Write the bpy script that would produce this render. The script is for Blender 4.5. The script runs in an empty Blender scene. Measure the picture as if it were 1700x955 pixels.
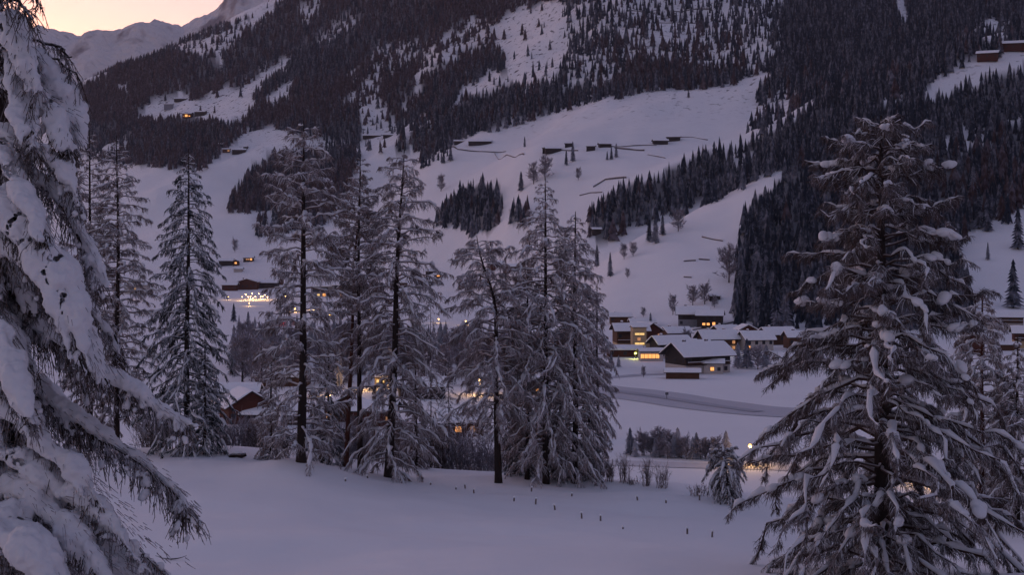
import bpy, math, random
import numpy as np
from mathutils import Vector, Matrix
R = math.radians
SC = bpy.context.scene
COL = SC.collection
F0 = 2335.0      # focal length in photo pixels (photo is 1700 wide)
HY = 400.0       # row of the true horizon in the photo

# ------------------------------------------------------------------ camera
cd = bpy.data.cameras.new('camera'); cam = bpy.data.objects.new('camera', cd); COL.objects.link(cam)
cam.location = (0, 0, 0); cam.rotation_euler = (R(90), 0, 0)
cd.sensor_width = 36.0; cd.lens = 36.0 * F0 / 1700.0
cd.shift_y = (HY - 477.5) / 1700.0
cd.clip_start = 0.1; cd.clip_end = 40000
SC.camera = cam

# ------------------------------------------------------------------ sky, sun, exposure
SUN_EL, SUN_AZ = 9.0, -62.0      # degrees; azimuth from the view direction, negative = left
w = bpy.data.worlds.new('World'); SC.world = w; w.use_nodes = True
nt = w.node_tree; nt.nodes.clear()
out = nt.nodes.new('ShaderNodeOutputWorld'); bg = nt.nodes.new('ShaderNodeBackground')
sky = nt.nodes.new('ShaderNodeTexSky'); sky.sky_type = 'NISHITA'; sky.sun_disc = False
sky.sun_elevation = R(1.0); sky.sun_rotation = R(SUN_AZ + 33); sky.altitude = 1200
sky.air_density = 1.0; sky.dust_density = 1.2; sky.ozone_density = 1.2
tint = nt.nodes.new('ShaderNodeMix'); tint.data_type = 'RGBA'; tint.blend_type = 'MULTIPLY'
tint.inputs[0].default_value = 1.0; tint.inputs[7].default_value = (1.18, 0.86, 1.06, 1)
nt.links.new(sky.outputs[0], tint.inputs[6]); nt.links.new(tint.outputs[2], bg.inputs[0])
bg.inputs[1].default_value = 0.15
nt.links.new(bg.outputs[0], out.inputs[0])
sl = bpy.data.lights.new('sun', 'SUN'); sun = bpy.data.objects.new('sun', sl); COL.objects.link(sun)
sl.energy = 0.11; sl.angle = R(28); sl.color = (1.0, 0.60, 0.62)
az, el = R(SUN_AZ), R(SUN_EL + 6)
dv = Vector((math.sin(az) * math.cos(el), math.cos(az) * math.cos(el), math.sin(el)))
sun.rotation_euler = dv.to_track_quat('Z', 'Y').to_euler()
SC.view_settings.view_transform = 'Standard'; SC.view_settings.look = 'None'
SC.view_settings.gamma = 1.0; SC.view_settings.exposure = 1.92
SC.view_settings.use_curve_mapping = False
SC.render.engine = 'CYCLES'

# ------------------------------------------------------------------ helpers
def tag(o, label=None, cat=None, group=None, kind=None):
    if label: o['label'] = label
    if cat: o['category'] = cat
    if group: o['group'] = group
    if kind: o['kind'] = kind
    return o

def link(o, parent=None):
    COL.objects.link(o)
    if parent is not None: o.parent = parent
    return o

def empty(name, loc, rz=0.0):
    o = bpy.data.objects.new(name, None); o.empty_display_size = 0.5
    o.location = loc; o.rotation_euler = (0, 0, rz); return link(o)

def npmesh(name, V, faces, mats, midx=None, smooth=False):
    """V (n,3); faces: list of int arrays (m,3) or (m,4)."""
    me = bpy.data.meshes.new(name)
    faces = [f for f in faces if len(f)]
    nl = sum(f.size for f in faces); nf = sum(len(f) for f in faces)
    me.vertices.add(len(V)); me.vertices.foreach_set('co', np.ascontiguousarray(V, dtype=np.float32).ravel())
    me.loops.add(nl); me.polygons.add(nf)
    me.loops.foreach_set('vertex_index', np.concatenate([f.ravel() for f in faces]).astype(np.int32))
    tot = np.concatenate([np.full(len(f), f.shape[1]) for f in faces]).astype(np.int32)
    st = np.concatenate([[0], np.cumsum(tot)[:-1]]).astype(np.int32)
    me.polygons.foreach_set('loop_start', st)
    for m in mats: me.materials.append(m)
    if midx is not None: me.polygons.foreach_set('material_index', np.asarray(midx, dtype=np.int32))
    me.update(calc_edges=True); me.validate()
    me.polygons.foreach_set('use_smooth', np.full(len(me.polygons), smooth))
    return me

class MB:
    """collects boxes, prisms, tubes into one mesh"""
    def __init__(s): s.V = []; s.Q = []; s.T = []; s.n = 0
    def add(s, V, quads=None, tris=None):
        V = np.asarray(V, dtype=float).reshape(-1, 3)
        if quads is not None and len(quads): s.Q.append(np.asarray(quads) + s.n)
        if tris is not None and len(tris): s.T.append(np.asarray(tris) + s.n)
        s.V.append(V); s.n += len(V)
    def box(s, x0, x1, y0, y1, z0, z1):
        V = [(x, y, z) for z in (z0, z1) for y in (y0, y1) for x in (x0, x1)]
        s.add(V, [(0,2,3,1),(4,5,7,6),(0,1,5,4),(2,6,7,3),(0,4,6,2),(1,3,7,5)])
    def tube(s, pts, rad, S=8, cap=True):
        P = np.asarray(pts, float)[None]; r = np.asarray(rad, float) * np.ones(P.shape[1])
        V, Q = tubes(P, r[None], S); s.add(V, Q)
        K = P.shape[1]
        if cap:
            b = s.n - len(V)
            for base, rev in ((0, False), ((K-1)*S, True)):
                c = V[base:base+S].mean(0); s.add([c])
                ci = s.n - 1; ids = [b + base + i for i in range(S)]
                T = [(ids[i], ids[(i+1) % S], ci) if rev else (ids[(i+1) % S], ids[i], ci) for i in range(S)]
                s.T.append(np.array(T))
    def ball(s, c, r, nu=10, nv=7, sq=(1,1,1)):
        V = [(c[0], c[1], c[2]-r*sq[2])]
        for j in range(1, nv):
            th = math.pi * j / nv
            for i in range(nu):
                a = 2*math.pi*i/nu
                V.append((c[0]+r*sq[0]*math.sin(th)*math.cos(a), c[1]+r*sq[1]*math.sin(th)*math.sin(a), c[2]-r*sq[2]*math.cos(th)))
        V.append((c[0], c[1], c[2]+r*sq[2])); top = len(V)-1
        T = [(0, 1+(i+1) % nu, 1+i) for i in range(nu)] + [(top, 1+(nv-2)*nu+i, 1+(nv-2)*nu+(i+1) % nu) for i in range(nu)]
        Q = [(1+j*nu+i, 1+j*nu+(i+1) % nu, 1+(j+1)*nu+(i+1) % nu, 1+(j+1)*nu+i) for j in range(nv-2) for i in range(nu)]
        s.add(V, Q, T)
    def mesh(s, name, mat, smooth=False):
        V = np.concatenate(s.V); fs = []
        if s.Q: fs.append(np.concatenate([q.reshape(-1, 4) for q in s.Q]))
        if s.T: fs.append(np.concatenate([t.reshape(-1, 3) for t in s.T]))
        return npmesh(name, V, fs, [mat], smooth=smooth)
    def build(s, name, mat, parent=None, smooth=False):
        return link(bpy.data.objects.new(name, s.mesh(name, mat, smooth)), parent)

def nrm(a): return a / np.maximum(np.linalg.norm(a, axis=-1, keepdims=True), 1e-9)

def tubes(P, Rd, S, flat=None):
    """M curves of K points -> verts, quads. flat: vertical squash of the section"""
    M, K, _ = P.shape
    t = np.empty_like(P); t[:, 1:-1] = P[:, 2:] - P[:, :-2]; t[:, 0] = P[:, 1] - P[:, 0]; t[:, -1] = P[:, -1] - P[:, -2]
    t = nrm(t)
    mean = np.abs(t.mean(1)); vert = mean[:, 2] > 0.8
    ref = np.zeros((M, 1, 3)); ref[~vert, 0, 2] = 1; ref[vert, 0, 1] = 1
    n1 = nrm(np.cross(t, np.broadcast_to(ref, P.shape))); n2 = np.cross(n1, t)
    a = np.arange(S) * 2 * math.pi / S + 0.3
    fl = 1.0 if flat is None else flat
    V = P[:, :, None] + Rd[:, :, None, None] * (np.cos(a)[None, None, :, None] * n1[:, :, None] + fl * np.sin(a)[None, None, :, None] * n2[:, :, None])
    idx = np.arange(M*K*S).reshape(M, K, S)
    q = np.stack([idx[:, :-1], np.roll(idx, -1, 2)[:, :-1], np.roll(idx, -1, 2)[:, 1:], idx[:, 1:]], -1)
    return V.reshape(-1, 3), q.reshape(-1, 4)

def hsh(ix, iy, seed):
    v = np.sin(ix*127.1 + iy*311.7 + seed*74.7) * 43758.5453
    return v - np.floor(v)
def vnoise(x, y, seed=0):
    ix, iy = np.floor(x), np.floor(y); fx, fy = x-ix, y-iy
    fx = fx*fx*fx*(fx*(fx*6-15)+10); fy = fy*fy*fy*(fy*(fy*6-15)+10)
    a, b, c, d = hsh(ix, iy, seed), hsh(ix+1, iy, seed), hsh(ix, iy+1, seed), hsh(ix+1, iy+1, seed)
    return (a*(1-fx)+b*fx)*(1-fy) + (c*(1-fx)+d*fx)*fy - 0.5
def fbm(x, y, seed=0, o=4):
    s = 0; a = 1.0
    for i in range(o): s = s + a*vnoise(x*2**i + 17*i, y*2**i - 9*i, seed+i); a *= 0.5
    return s
def sst(a, b, x):
    t = np.clip((x-a)/(b-a), 0, 1); return t*t*(3-2*t)

# ------------------------------------------------------------------ materials
def newmat(name):
    m = bpy.data.materials.new(name); m.use_nodes = True
    n = m.node_tree; b = n.nodes['Principled BSDF']; return m, n, b
def ramp(n, src, p0, p1, c0=(0,0,0,1), c1=(1,1,1,1)):
    r = n.nodes.new('ShaderNodeValToRGB'); e = r.color_ramp.elements
    e[0].position = p0; e[1].position = p1; e[0].color = c0; e[1].color = c1
    n.links.new(src, r.inputs[0]); return r.outputs[0]
def noise(n, scale, detail=4, coord='Object'):
    tc = n.nodes.new('ShaderNodeNewGeometry'); t = n.nodes.new('ShaderNodeTexNoise')
    t.inputs['Scale'].default_value = scale; t.inputs['Detail'].default_value = detail
    n.links.new(tc.outputs['Position'], t.inputs['Vector']); return t.outputs['Fac']
def mixc(n, fac, a, b):
    m = n.nodes.new('ShaderNodeMix'); m.data_type = 'RGBA'
    for i, v in ((0, fac), (6, a), (7, b)):
        if hasattr(v, 'is_linked'): n.links.new(v, m.inputs[i])
        else: m.inputs[i].default_value = v if i == 0 else (*v[:3], 1)
    return m.outputs[2]
def math2(n, op, a, b):
    m = n.nodes.new('ShaderNodeMath'); m.operation = op
    for i, v in ((0, a), (1, b)):
        if hasattr(v, 'is_linked'): n.links.new(v, m.inputs[i])
        else: m.inputs[i].default_value = v
    return m.outputs[0]
def bump(n, b, src, strength, dist):
    bp = n.nodes.new('ShaderNodeBump'); bp.inputs['Strength'].default_value = strength; bp.inputs['Distance'].default_value = dist
    n.links.new(src, bp.inputs['Height']); n.links.new(bp.outputs[0], b.inputs['Normal'])

def mat_plain(name, c, rough=0.8, var=0.25, scale=3.0):
    m, n, b = newmat(name)
    f = noise(n, scale, 5)
    n.links.new(mixc(n, ramp(n, f, 0.35, 0.65), [v*(1-var) for v in c], [v*(1+var) for v in c]), b.inputs['Base Color'])
    b.inputs['Roughness'].default_value = rough; b.inputs['Specular IOR Level'].default_value = 0.15
    return m
def mat_wood(name, c, rough=0.75):
    m, n, b = newmat(name)
    tc = n.nodes.new('ShaderNodeTexCoord'); wv = n.nodes.new('ShaderNodeTexWave'); wv.wave_type = 'BANDS'; wv.bands_direction = 'Z'
    wv.inputs['Scale'].default_value = 2.2; wv.inputs['Distortion'].default_value = 0.6
    n.links.new(tc.outputs['Object'], wv.inputs['Vector'])
    f = math2(n, 'MULTIPLY', wv.outputs['Fac'], noise(n, 1.3, 4))
    n.links.new(mixc(n, f, [v*0.65 for v in c], [v*1.4 for v in c]), b.inputs['Base Color'])
    b.inputs['Roughness'].default_value = rough; b.inputs['Specular IOR Level'].default_value = 0.1
    return m
def mat_emit(name, c, s, base=(0.3, 0.25, 0.2)):
    m, n, b = newmat(name)
    b.inputs['Base Color'].default_value = (*base, 1); b.inputs['Emission Color'].default_value = (*c, 1)
    b.inputs['Emission Strength'].default_value = s; return m
def mat_snow(name, c=(0.80, 0.80, 0.82), scale=2.0, bd=0.03):
    m, n, b = newmat(name)
    f = noise(n, scale, 5)
    n.links.new(mixc(n, f, [v*0.93 for v in c], [min(v*1.05, 0.9) for v in c]), b.inputs['Base Color'])
    b.inputs['Roughness'].default_value = 0.75; b.inputs['Specular IOR Level'].default_value = 0.2
    bump(n, b, f, 0.5, bd); return m
def mat_frost(name, dark, snow=(0.72, 0.72, 0.75), lo=0.05, hi=0.6, nsc=1.6, namp=0.9, amount=1.0):
    """dark bark or needles, with frost where the surface looks up and in uneven clumps"""
    m, n, b = newmat(name)
    g = n.nodes.new('ShaderNodeNewGeometry'); sx = n.nodes.new('ShaderNodeSeparateXYZ'); n.links.new(g.outputs['True Normal'], sx.inputs[0])
    nz = math2(n, 'ADD', sx.outputs[2], math2(n, 'MULTIPLY', math2(n, 'SUBTRACT', noise(n, nsc, 3), 0.5), namp*2))
    f = math2(n, 'MULTIPLY', ramp(n, nz, lo, hi), amount)
    dk = mixc(n, noise(n, 0.7, 2), [v*0.6 for v in dark], [v*1.5 for v in dark])
    n.links.new(mixc(n, f, dk, snow), b.inputs['Base Color'])
    b.inputs['Roughness'].default_value = 0.85; b.inputs['Specular IOR Level'].default_value = 0.08
    return m

M = {}
M['snow'] = mat_snow('snow_soft')
M['snowpile'] = mat_snow('snow_on_branches', (0.62, 0.62, 0.65), 5.0, 0.03)  # base colour darker than the open snow, imitating shade among the boughs
M['roofsnow'] = mat_snow('snow_on_roof', (0.80, 0.80, 0.83), 1.0, 0.05)
M['bark'] = mat_frost('larch_bark', (0.030, 0.022, 0.020), lo=0.45, hi=0.9, nsc=3, namp=0.6, amount=0.7)
M['barkred'] = mat_frost('red_larch_bark', (0.075, 0.030, 0.022), lo=0.6, hi=1.0, nsc=3, namp=0.5, amount=0.5)
M['twig'] = mat_frost('frosted_twigs', (0.12, 0.085, 0.078), (0.49, 0.45, 0.47), lo=-0.35, hi=0.55, nsc=1.1, namp=0.8)
M['twigdark'] = mat_frost('dark_twigs', (0.058, 0.038, 0.034), (0.38, 0.35, 0.375), lo=0.0, hi=1.1, nsc=1.3, namp=0.9)
M['rime'] = mat_frost('rimed_fine_twigs', (0.17, 0.15, 0.17), (0.46, 0.44, 0.50), lo=-0.9, hi=0.5, nsc=0.8, namp=0.7)
M['twigwhite'] = mat_frost('heavily_frosted_twigs', (0.14, 0.105, 0.10), (0.50, 0.455, 0.48), lo=-0.9, hi=0.3, nsc=0.8, namp=0.7)
M['twignear'] = mat_frost('rimed_hanging_twigs', (0.055, 0.038, 0.032), (0.36, 0.34, 0.37), lo=-.15, hi=.9, nsc=2.2, namp=1.0)
M['needle'] = mat_frost('frosted_needles', (0.022, 0.028, 0.030), (0.46, 0.46, 0.50), lo=-0.1, hi=0.75, nsc=1.4, namp=0.9)
M['farneedle'] = mat_frost('spruce_needles', (0.014, 0.021, 0.034), (0.30, 0.31, 0.38), lo=0.2, hi=1.2, nsc=0.35, namp=0.8)
M['farneedle2'] = mat_frost('spruce_needles_frosted', (0.038, 0.045, 0.062), (0.34, 0.34, 0.40), lo=-0.1, hi=1.1, nsc=0.35, namp=0.9)
M['needlegrey'] = mat_frost('spruce_needles_in_rime', (0.15, 0.155, 0.18), (0.44, 0.44, 0.50), lo=-0.7, hi=1.1, nsc=0.5, namp=0.8)
M['farlarch'] = mat_frost('larch_crowns', (0.040, 0.024, 0.026), (0.24, 0.22, 0.27), lo=0.1, hi=1.3, nsc=0.3, namp=0.7)
M['wood_dark'] = mat_wood('dark_wood', (0.042, 0.034, 0.034))
M['wood_brown'] = mat_wood('brown_wood', (0.11, 0.055, 0.035))
M['wood_red'] = mat_wood('red_brown_wood', (0.095, 0.034, 0.024))
M['plaster'] = mat_plain('pale_plaster', (0.42, 0.38, 0.36), 0.9, 0.08)
M['plaster_ochre'] = mat_plain('ochre_plaster', (0.45, 0.33, 0.20), 0.9, 0.08)
M['plaster_grey'] = mat_plain('grey_plaster', (0.20, 0.20, 0.23), 0.9, 0.1)
M['metal'] = mat_plain('grey_metal', (0.10, 0.10, 0.11), 0.5, 0.15)
M['stone'] = mat_plain('dark_stone', (0.11, 0.10, 0.11), 0.9, 0.4)
M['post'] = mat_plain('weathered_post', (0.16, 0.13, 0.12), 0.9, 0.3, 12)
M['glass'] = mat_plain('dark_glass', (0.03, 0.035, 0.05), 0.15, 0.1)
M['frame'] = mat_plain('window_frame', (0.10, 0.07, 0.05), 0.7, 0.1)
M['lit'] = mat_emit('lit_window', (1.0, 0.38, 0.09), 0.42)
M['litsoft'] = mat_emit('dim_lit_window', (1.0, 0.42, 0.14), 0.13)
M['lityellow'] = mat_emit('yellow_lit_stairwell', (1.0, 0.62, 0.20), 0.26)
M['bulb'] = mat_emit('warm_lamp', (1.0, 0.46, 0.06), 1.1)
M['bulbw'] = mat_emit('white_lamp', (1.0, 0.52, 0.20), 0.55)
M['bulbg'] = mat_emit('greenish_lamp', (0.80, 0.80, 0.10), 0.9)
M['bulbr'] = mat_emit('red_lamp', (1.0, 0.03, 0.05), 1.0)
M['carpaint'] = mat_plain('dark_car_paint', (0.05, 0.05, 0.06), 0.35, 0.1)
M['rubber'] = mat_plain('rubber', (0.02, 0.02, 0.02), 0.9, 0.1)
M['trodden'] = mat_snow('trodden_snow', (0.47, 0.47, 0.52), 0.6, 0.05)
M['rut'] = mat_snow('rutted_snow', (0.36, 0.36, 0.41), 0.6, 0.05)
M['roadsnow'] = mat_snow('packed_road_snow', (0.58, 0.57, 0.60), 0.5, 0.05)

# ------------------------------------------------------------------ terrain
PX = np.array([-400, 0, 150, 300, 450, 600, 750, 900, 1050, 1200, 1300, 1400, 1500, 1700, 2100], float)
def flat(d): return HY + 42*F0/d
near = [(3, [2190]*15), (12, [1295]*15), (25, [1128]*15), (40, [1030]*15), (52, [958]*15),
 (65, [880,880,880,882,886,890,893,897,902,908,912,914,915,915,915]),
 (80, [815,815,815,818,825,832,838,843,850,858,862,863,864,862,860]),
 (95, [768,768,767,766,772,785,797,806,815,824,830,836,846,860,860]),
 (106,[750,750,748,745,751,766,784,795,806,816,824,832,842,862,868]),
 (118,[800,800,800,800,805,812,822,833,842,848,852,860,870,895,900]),
 (140,[872]*15), (175,[880]*15), (220,[836]*15)]
# distances at which the mountain side passes given rows, one list per column of PX
colm = {
 -400:[(1200,None),(1600,430),(2000,380),(2600,330),(3200,330),(4200,300)],
 0:   [(1300,None),(1700,415),(2100,330),(2450,250),(2700,215),(2900,235),(3400,300),(4500,330)],
 150: [(1250,None),(1500,435),(1800,340),(2100,262),(2350,185),(2550,140),(2700,150),(3000,230),(4500,330)],
 300: [(1200,None),(1400,440),(1700,315),(1900,245),(2050,205),(2300,150),(2550,85),(2650,76),(2800,110),(3300,230),(4500,330)],
 450: [(1150,None),(1350,440),(1600,340),(1800,250),(1900,225),(2100,160),(2350,90),(2600,20),(2750,12),(2900,40),(3500,160),(4500,300)],
 600: [(1100,None),(1250,455),(1450,380),(1600,310),(1720,250),(1780,238),(2000,150),(2250,60),(2450,-10),(2800,-120),(3400,-200),(4500,-150)],
 750: [(1000,None),(1100,470),(1200,410),(1320,345),(1430,285),(1500,252),(1550,244),(1750,190),(1950,110),(2150,30),(2400,-80),(3000,-330),(4500,-500)],
 900: [(850,None),(920,480),(1000,425),(1100,350),(1200,285),(1270,250),(1320,243),(1450,215),(1600,150),(1800,75),(2000,0),(2400,-170),(3000,-420),(4500,-600)],
 1050:[(620,None),(680,525),(760,455),(830,405),(880,382),(940,392),(1000,355),(1060,300),(1130,262),(1220,240),(1350,195),(1480,148),(1650,80),(1850,0),(2400,-230),(3000,-480),(4500,-650)],
 1200:[(575,None),(620,545),(700,470),(760,412),(820,362),(870,328),(910,322),(960,332),(1020,290),(1080,258),(1180,240),(1320,190),(1480,138),(1650,60),(1800,0),(2300,-230),(3000,-500),(4500,-700)],
 1300:[(570,None),(610,545),(680,480),(740,420),(800,350),(860,295),(910,272),(950,276),(1000,262),(1080,225),(1180,205),(1320,175),(1480,120),(1650,50),(1800,-10),(2300,-230),(3000,-500),(4500,-700)],
 1400:[(565,None),(610,540),(680,480),(740,425),(800,365),(860,300),(920,255),(980,225),(1060,195),(1180,165),(1320,150),(1480,100),(1650,40),(1800,-20),(2300,-230),(3000,-500),(4500,-700)],
 1500:[(565,None),(610,540),(680,488),(740,440),(800,385),(860,320),(920,262),(980,215),(1060,170),(1150,146),(1250,150),(1400,120),(1600,50),(1800,-20),(2300,-230),(3000,-500),(4500,-700)],
 1700:[(565,None),(610,545),(680,492),(740,430),(800,370),(850,338),(900,300),(970,230),(1040,160),(1110,98),(1170,78),(1250,90),(1400,80),(1600,20),(1800,-40),(2300,-230),(3000,-500),(4500,-700)],
 2100:[(565,None),(620,540),(700,460),(800,380),(900,300),(1000,210),(1100,110),(1170,60),(1250,60),(1400,40),(1600,0),(1800,-60),(2300,-250),(3000,-500),(4500,-700)],
}
def pchip(x, y, xi):
    h = np.diff(x); dl = np.diff(y)/h; m = np.zeros(len(x))
    for i in range(1, len(x)-1):
        if dl[i-1]*dl[i] > 0:
            w1, w2 = 2*h[i]+h[i-1], h[i]+2*h[i-1]; m[i] = (w1+w2)/(w1/dl[i-1]+w2/dl[i])
    m[0], m[-1] = dl[0], dl[-1]
    xi = np.clip(xi, x[0], x[-1]); k = np.clip(np.searchsorted(x, xi)-1, 0, len(x)-2)
    t = (xi-x[k])/h[k]; t2, t3 = t*t, t*t*t
    return (2*t3-3*t2+1)*y[k] + (t3-2*t2+t)*h[k]*m[k] + (-2*t3+3*t2)*y[k+1] + (t3-t2)*h[k]*m[k+1]
LR0, LR1, NR = math.log(3), math.log(4500), 1400
lr = np.linspace(LR0, LR1, NR)
colsF = []
for j, p in enumerate(PX):
    d = [q[0] for q in near]; v = [q[1][j] for q in near]
    st = colm[int(p)][0][0]
    for dd in (260, 300, 360, 430, 500, 560, 640, 720, 820, 930, 1050, 1180, 1300):
        if dd < st-15: d.append(dd); v.append(flat(dd))
    for dd, vv in colm[int(p)]:
        d.append(dd); v.append(flat(dd) if vv is None else vv)
    # interpolate heights, not rows
    d = np.array(d, float); z = -(np.array(v, float)-HY)/F0*d
    colsF.append(pchip(np.log(d), z, lr))
colsF = np.array(colsF).T                      # NR x cols
NPX = 626; pxf = np.linspace(-400, 2100, NPX)
ZT = np.array([pchip(PX, row, pxf) for row in colsF])

MOUNDS = []   # (x, y, h, r) snow heaped at trunks and drifts
def height(x, y):
    x = np.asarray(x, float); y = np.asarray(y, float)
    yy = np.maximum(y, 0.05)
    r = np.maximum(y, 3.0)
    # points behind or far to the side use the edge columns and the radial distance
    side = np.abs(x) > 0.6*np.abs(y)
    rr = np.where((y > 0) & ~side, r, np.maximum(np.hypot(x, y)*0.857, 3.0))
    px = np.clip(850 + F0*x/np.maximum(rr, 1.0), -400, 2100)
    u = np.clip((np.log(rr)-LR0)/(LR1-LR0)*(NR-1), 0, NR-1.001); iu = u.astype(int); fu = u-iu
    v = np.clip((px+400)/2500*(NPX-1), 0, NPX-1.001); iv = v.astype(int); fv = v-iv
    z = (ZT[iu, iv]*(1-fv)+ZT[iu, iv+1]*fv)*(1-fu) + (ZT[iu+1, iv]*(1-fv)+ZT[iu+1, iv+1]*fv)*fu
    nearf = 1-sst(100, 140, rr)
    z = z + nearf*(0.75*fbm(x/16, y/9, 3, 3) + 0.06*fbm(x/2.2, y/1.6, 5, 2))
    mt = sst(-39, 10, z)*sst(400, 600, rr); hi = sst(40, 220, z)
    q = (x*0.72 + y*0.69); s = (x*0.69 - y*0.72)
    rid = 1-2*np.abs(vnoise(s/105 + 0.6*vnoise(x/300, y/300, 12), q/520, 11))
    z = z + mt*(19.0*(rid-0.6) + 6*fbm(x/60, y/75, 21, 3)) + mt*hi*(22*(1-2*np.abs(vnoise(x/170+0.4*vnoise(x/90, y/90, 8), y/500, 31))) - 13 + 8*fbm(x/70, y/110, 33, 4))
    z = z + (1-mt)*sst(200, 300, rr)*0.8*fbm(x/60, y/45, 41, 3)
    for (mx, my, mh, mr) in MOUNDS:
        z = z + mh*np.exp(-((x-mx)**2+(y-my)**2)/(mr*mr))
    return z
def terr_col(px):
    a = np.exp(np.linspace(math.log(8), math.log(3200), 2600))
    X = (px-850)/F0*a; z = height(X, a); return a, HY - z*F0/a
def ground_at(px, py, dmin=8):
    d, rows = terr_col(px); ok = np.where((rows <= py) & (d >= dmin))[0]
    i = ok[0] if len(ok) else -1; D = float(d[i])
    x = (px-850)/F0*D; return Vector((x, D, float(height(x, D))))
def at(px, D):
    x = (px-850)/F0*D; return Vector((x, D, float(height(x, D))))
def proj(x, y, z): return 850+F0*x/y, HY-F0*z/y

# big tree and drift mounds
for px, py, h, r in ((495, 790, 0.75, 3.2), (520, 800, 0.4, 4), (690, 775, 0.5, 3.0), (725, 778, 0.45, 3), (350, 752, 0.4, 5), (950, 800, .3, 3), (1130, 812, .35, 4), (880, 950, .5, 6), (1060, 790, 0.4, 5)):
    g = ground_at(px, py); MOUNDS.append((g.x, g.y, h, r))

def inpoly(px, py, poly):
    c = np.zeros(px.shape, bool); n = len(poly)
    for i in range(n):
        x0, y0 = poly[i]; x1, y1 = poly[(i+1) % n]
        if y0 == y1: continue
        m = ((y0 > py) != (y1 > py)) & (px < (x1-x0)*(py-y0)/(y1-y0)+x0); c ^= m
    return c
FOREST = [
 # main mountain forest, lower edge following the meadows
 ([(95,160),(200,106),(330,54),(420,22),(470,-2),(470,-80),(2000,-80),(2000,330),(1700,335),(1640,365),(1580,395),(1600,440),(1620,520),(1560,560),(1218,528),(1222,420),(1238,345),(1300,295),
   (1305,268),(1230,296),(1150,332),(1060,366),(1000,392),(975,396),(980,345),(1030,312),(1100,282),(1180,248),(1240,236),(1300,205),(1330,185),(1345,165),(1325,145),(1262,165),(1250,150),(1290,112),(1250,118),(1200,135),(1100,141),(1000,155),(960,166),(880,192),(850,202),(780,216),(740,245),(690,247),(640,242),(600,240),(560,236),(450,202),(400,217),(370,250),(330,275),(150,262)], 1.0),
 ([(725,372),(725,350),(760,318),(800,302),(830,306),(836,345),(815,382),(780,377),(745,367)], 1.0),
 ([(845,362),(850,336),(880,336),(872,366)], 0.9),
 ([(380,342),(385,320),(420,278),(450,256),(560,238),(600,250),(575,310),(540,365),(425,387),(430,350),(470,345)], 1.0),
 ([(690,245),(740,240),(745,262),(700,268)], 0.35),
 ([(385,545),(560,545),(760,560),(990,565),(990,585),(760,600),(560,605),(385,600)], 0.5),
]
CLEAR = [
 ([(222,196),(250,155),(300,145),(320,158),(360,150),(400,140),(470,88),(488,95),(478,108),(440,132),(418,155),(430,168),(400,197),(380,207),(360,196),(300,190)], 0.02),
 ([(438,172),(440,150),(480,126),(492,135),(456,172)], 0.03),
 ([(275,78),(330,60),(400,30),(450,6),(474,0),(462,16),(400,50),(372,86),(330,86)], 0.16),
 ([(815,70),(815,35),(860,8),(905,-5),(938,-5),(940,60),(948,80),(932,100),(925,128),(880,132),(835,152),(785,152),(748,178),(770,140),(812,115),(838,108),(835,82)], 0.03),
 ([(780,20),(815,30),(812,72),(745,105),(705,115),(690,170),(682,168),(690,110),(720,62)], 0.30),
 ([(600,240),(600,150),(604,130),(632,110),(628,140),(642,180),(656,202),(656,244)], 0.22),
 ([(670,150),(676,150),(680,240),(672,240)], 0.15),
 ([(936,20),(1000,-80),(1300,-80),(1296,80),(1262,112),(1100,100),(1060,90),(1000,140),(930,150),(940,100)], 0.42),
 ([(1070,36),(1140,30),(1180,50),(1175,70),(1120,66),(1080,60)], 0.15),
 ([(1225,215),(1258,186),(1300,140),(1346,145),(1350,172),(1312,198),(1240,217)], 0.28),
 ([(1486,-80),(1500,-80),(1502,5),(1512,25),(1500,32),(1488,15)], 0.0),
 ([(1612,45),(1640,22),(1690,32),(1670,60),(1640,66)], 0.15),
 ([(1530,152),(1556,118),(1618,97),(1700,72),(1760,60),(1760,95),(1700,108),(1625,134),(1570,156),(1545,166)], 0.0),
 ([(1460,170),(1474,152),(1502,150),(1492,170)], 0.05),
 ([(1560,235),(1600,205),(1640,205),(1640,240),(1590,250)], 0.35),
 ([(1670,195),(1700,178),(1740,180),(1740,215),(1690,205)], 0.2),
 ([(192,135),(210,128),(212,145),(196,148)], 0.1), ([(345,88),(370,92),(368,102),(350,100)], 0.2),
 ([(558,165),(600,140),(602,175),(590,180)], 0.5),
]
def fdens(px, py, x, y):
    d = np.zeros(px.shape)
    n = 18*vnoise(px/22, py/16, 77); n2 = 10*vnoise(px/9, py/9, 78)
    for poly, v in FOREST: d = np.where(inpoly(px, py, poly), v, d)
    for poly, v in CLEAR: d = np.where(inpoly(px+0.5*n+0.5*n2, py+0.35*n+0.4*n2, poly), v, d)
    st = vnoise((x*.3+y*.1)/14, (y-x*.3)/90, 61) + .6*vnoise(x/60, y/80, 62)
    d = np.where((d > .9) & (px < 1290), d*(1-.55*sst(.30, .55, st)), d)
    return d

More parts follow.
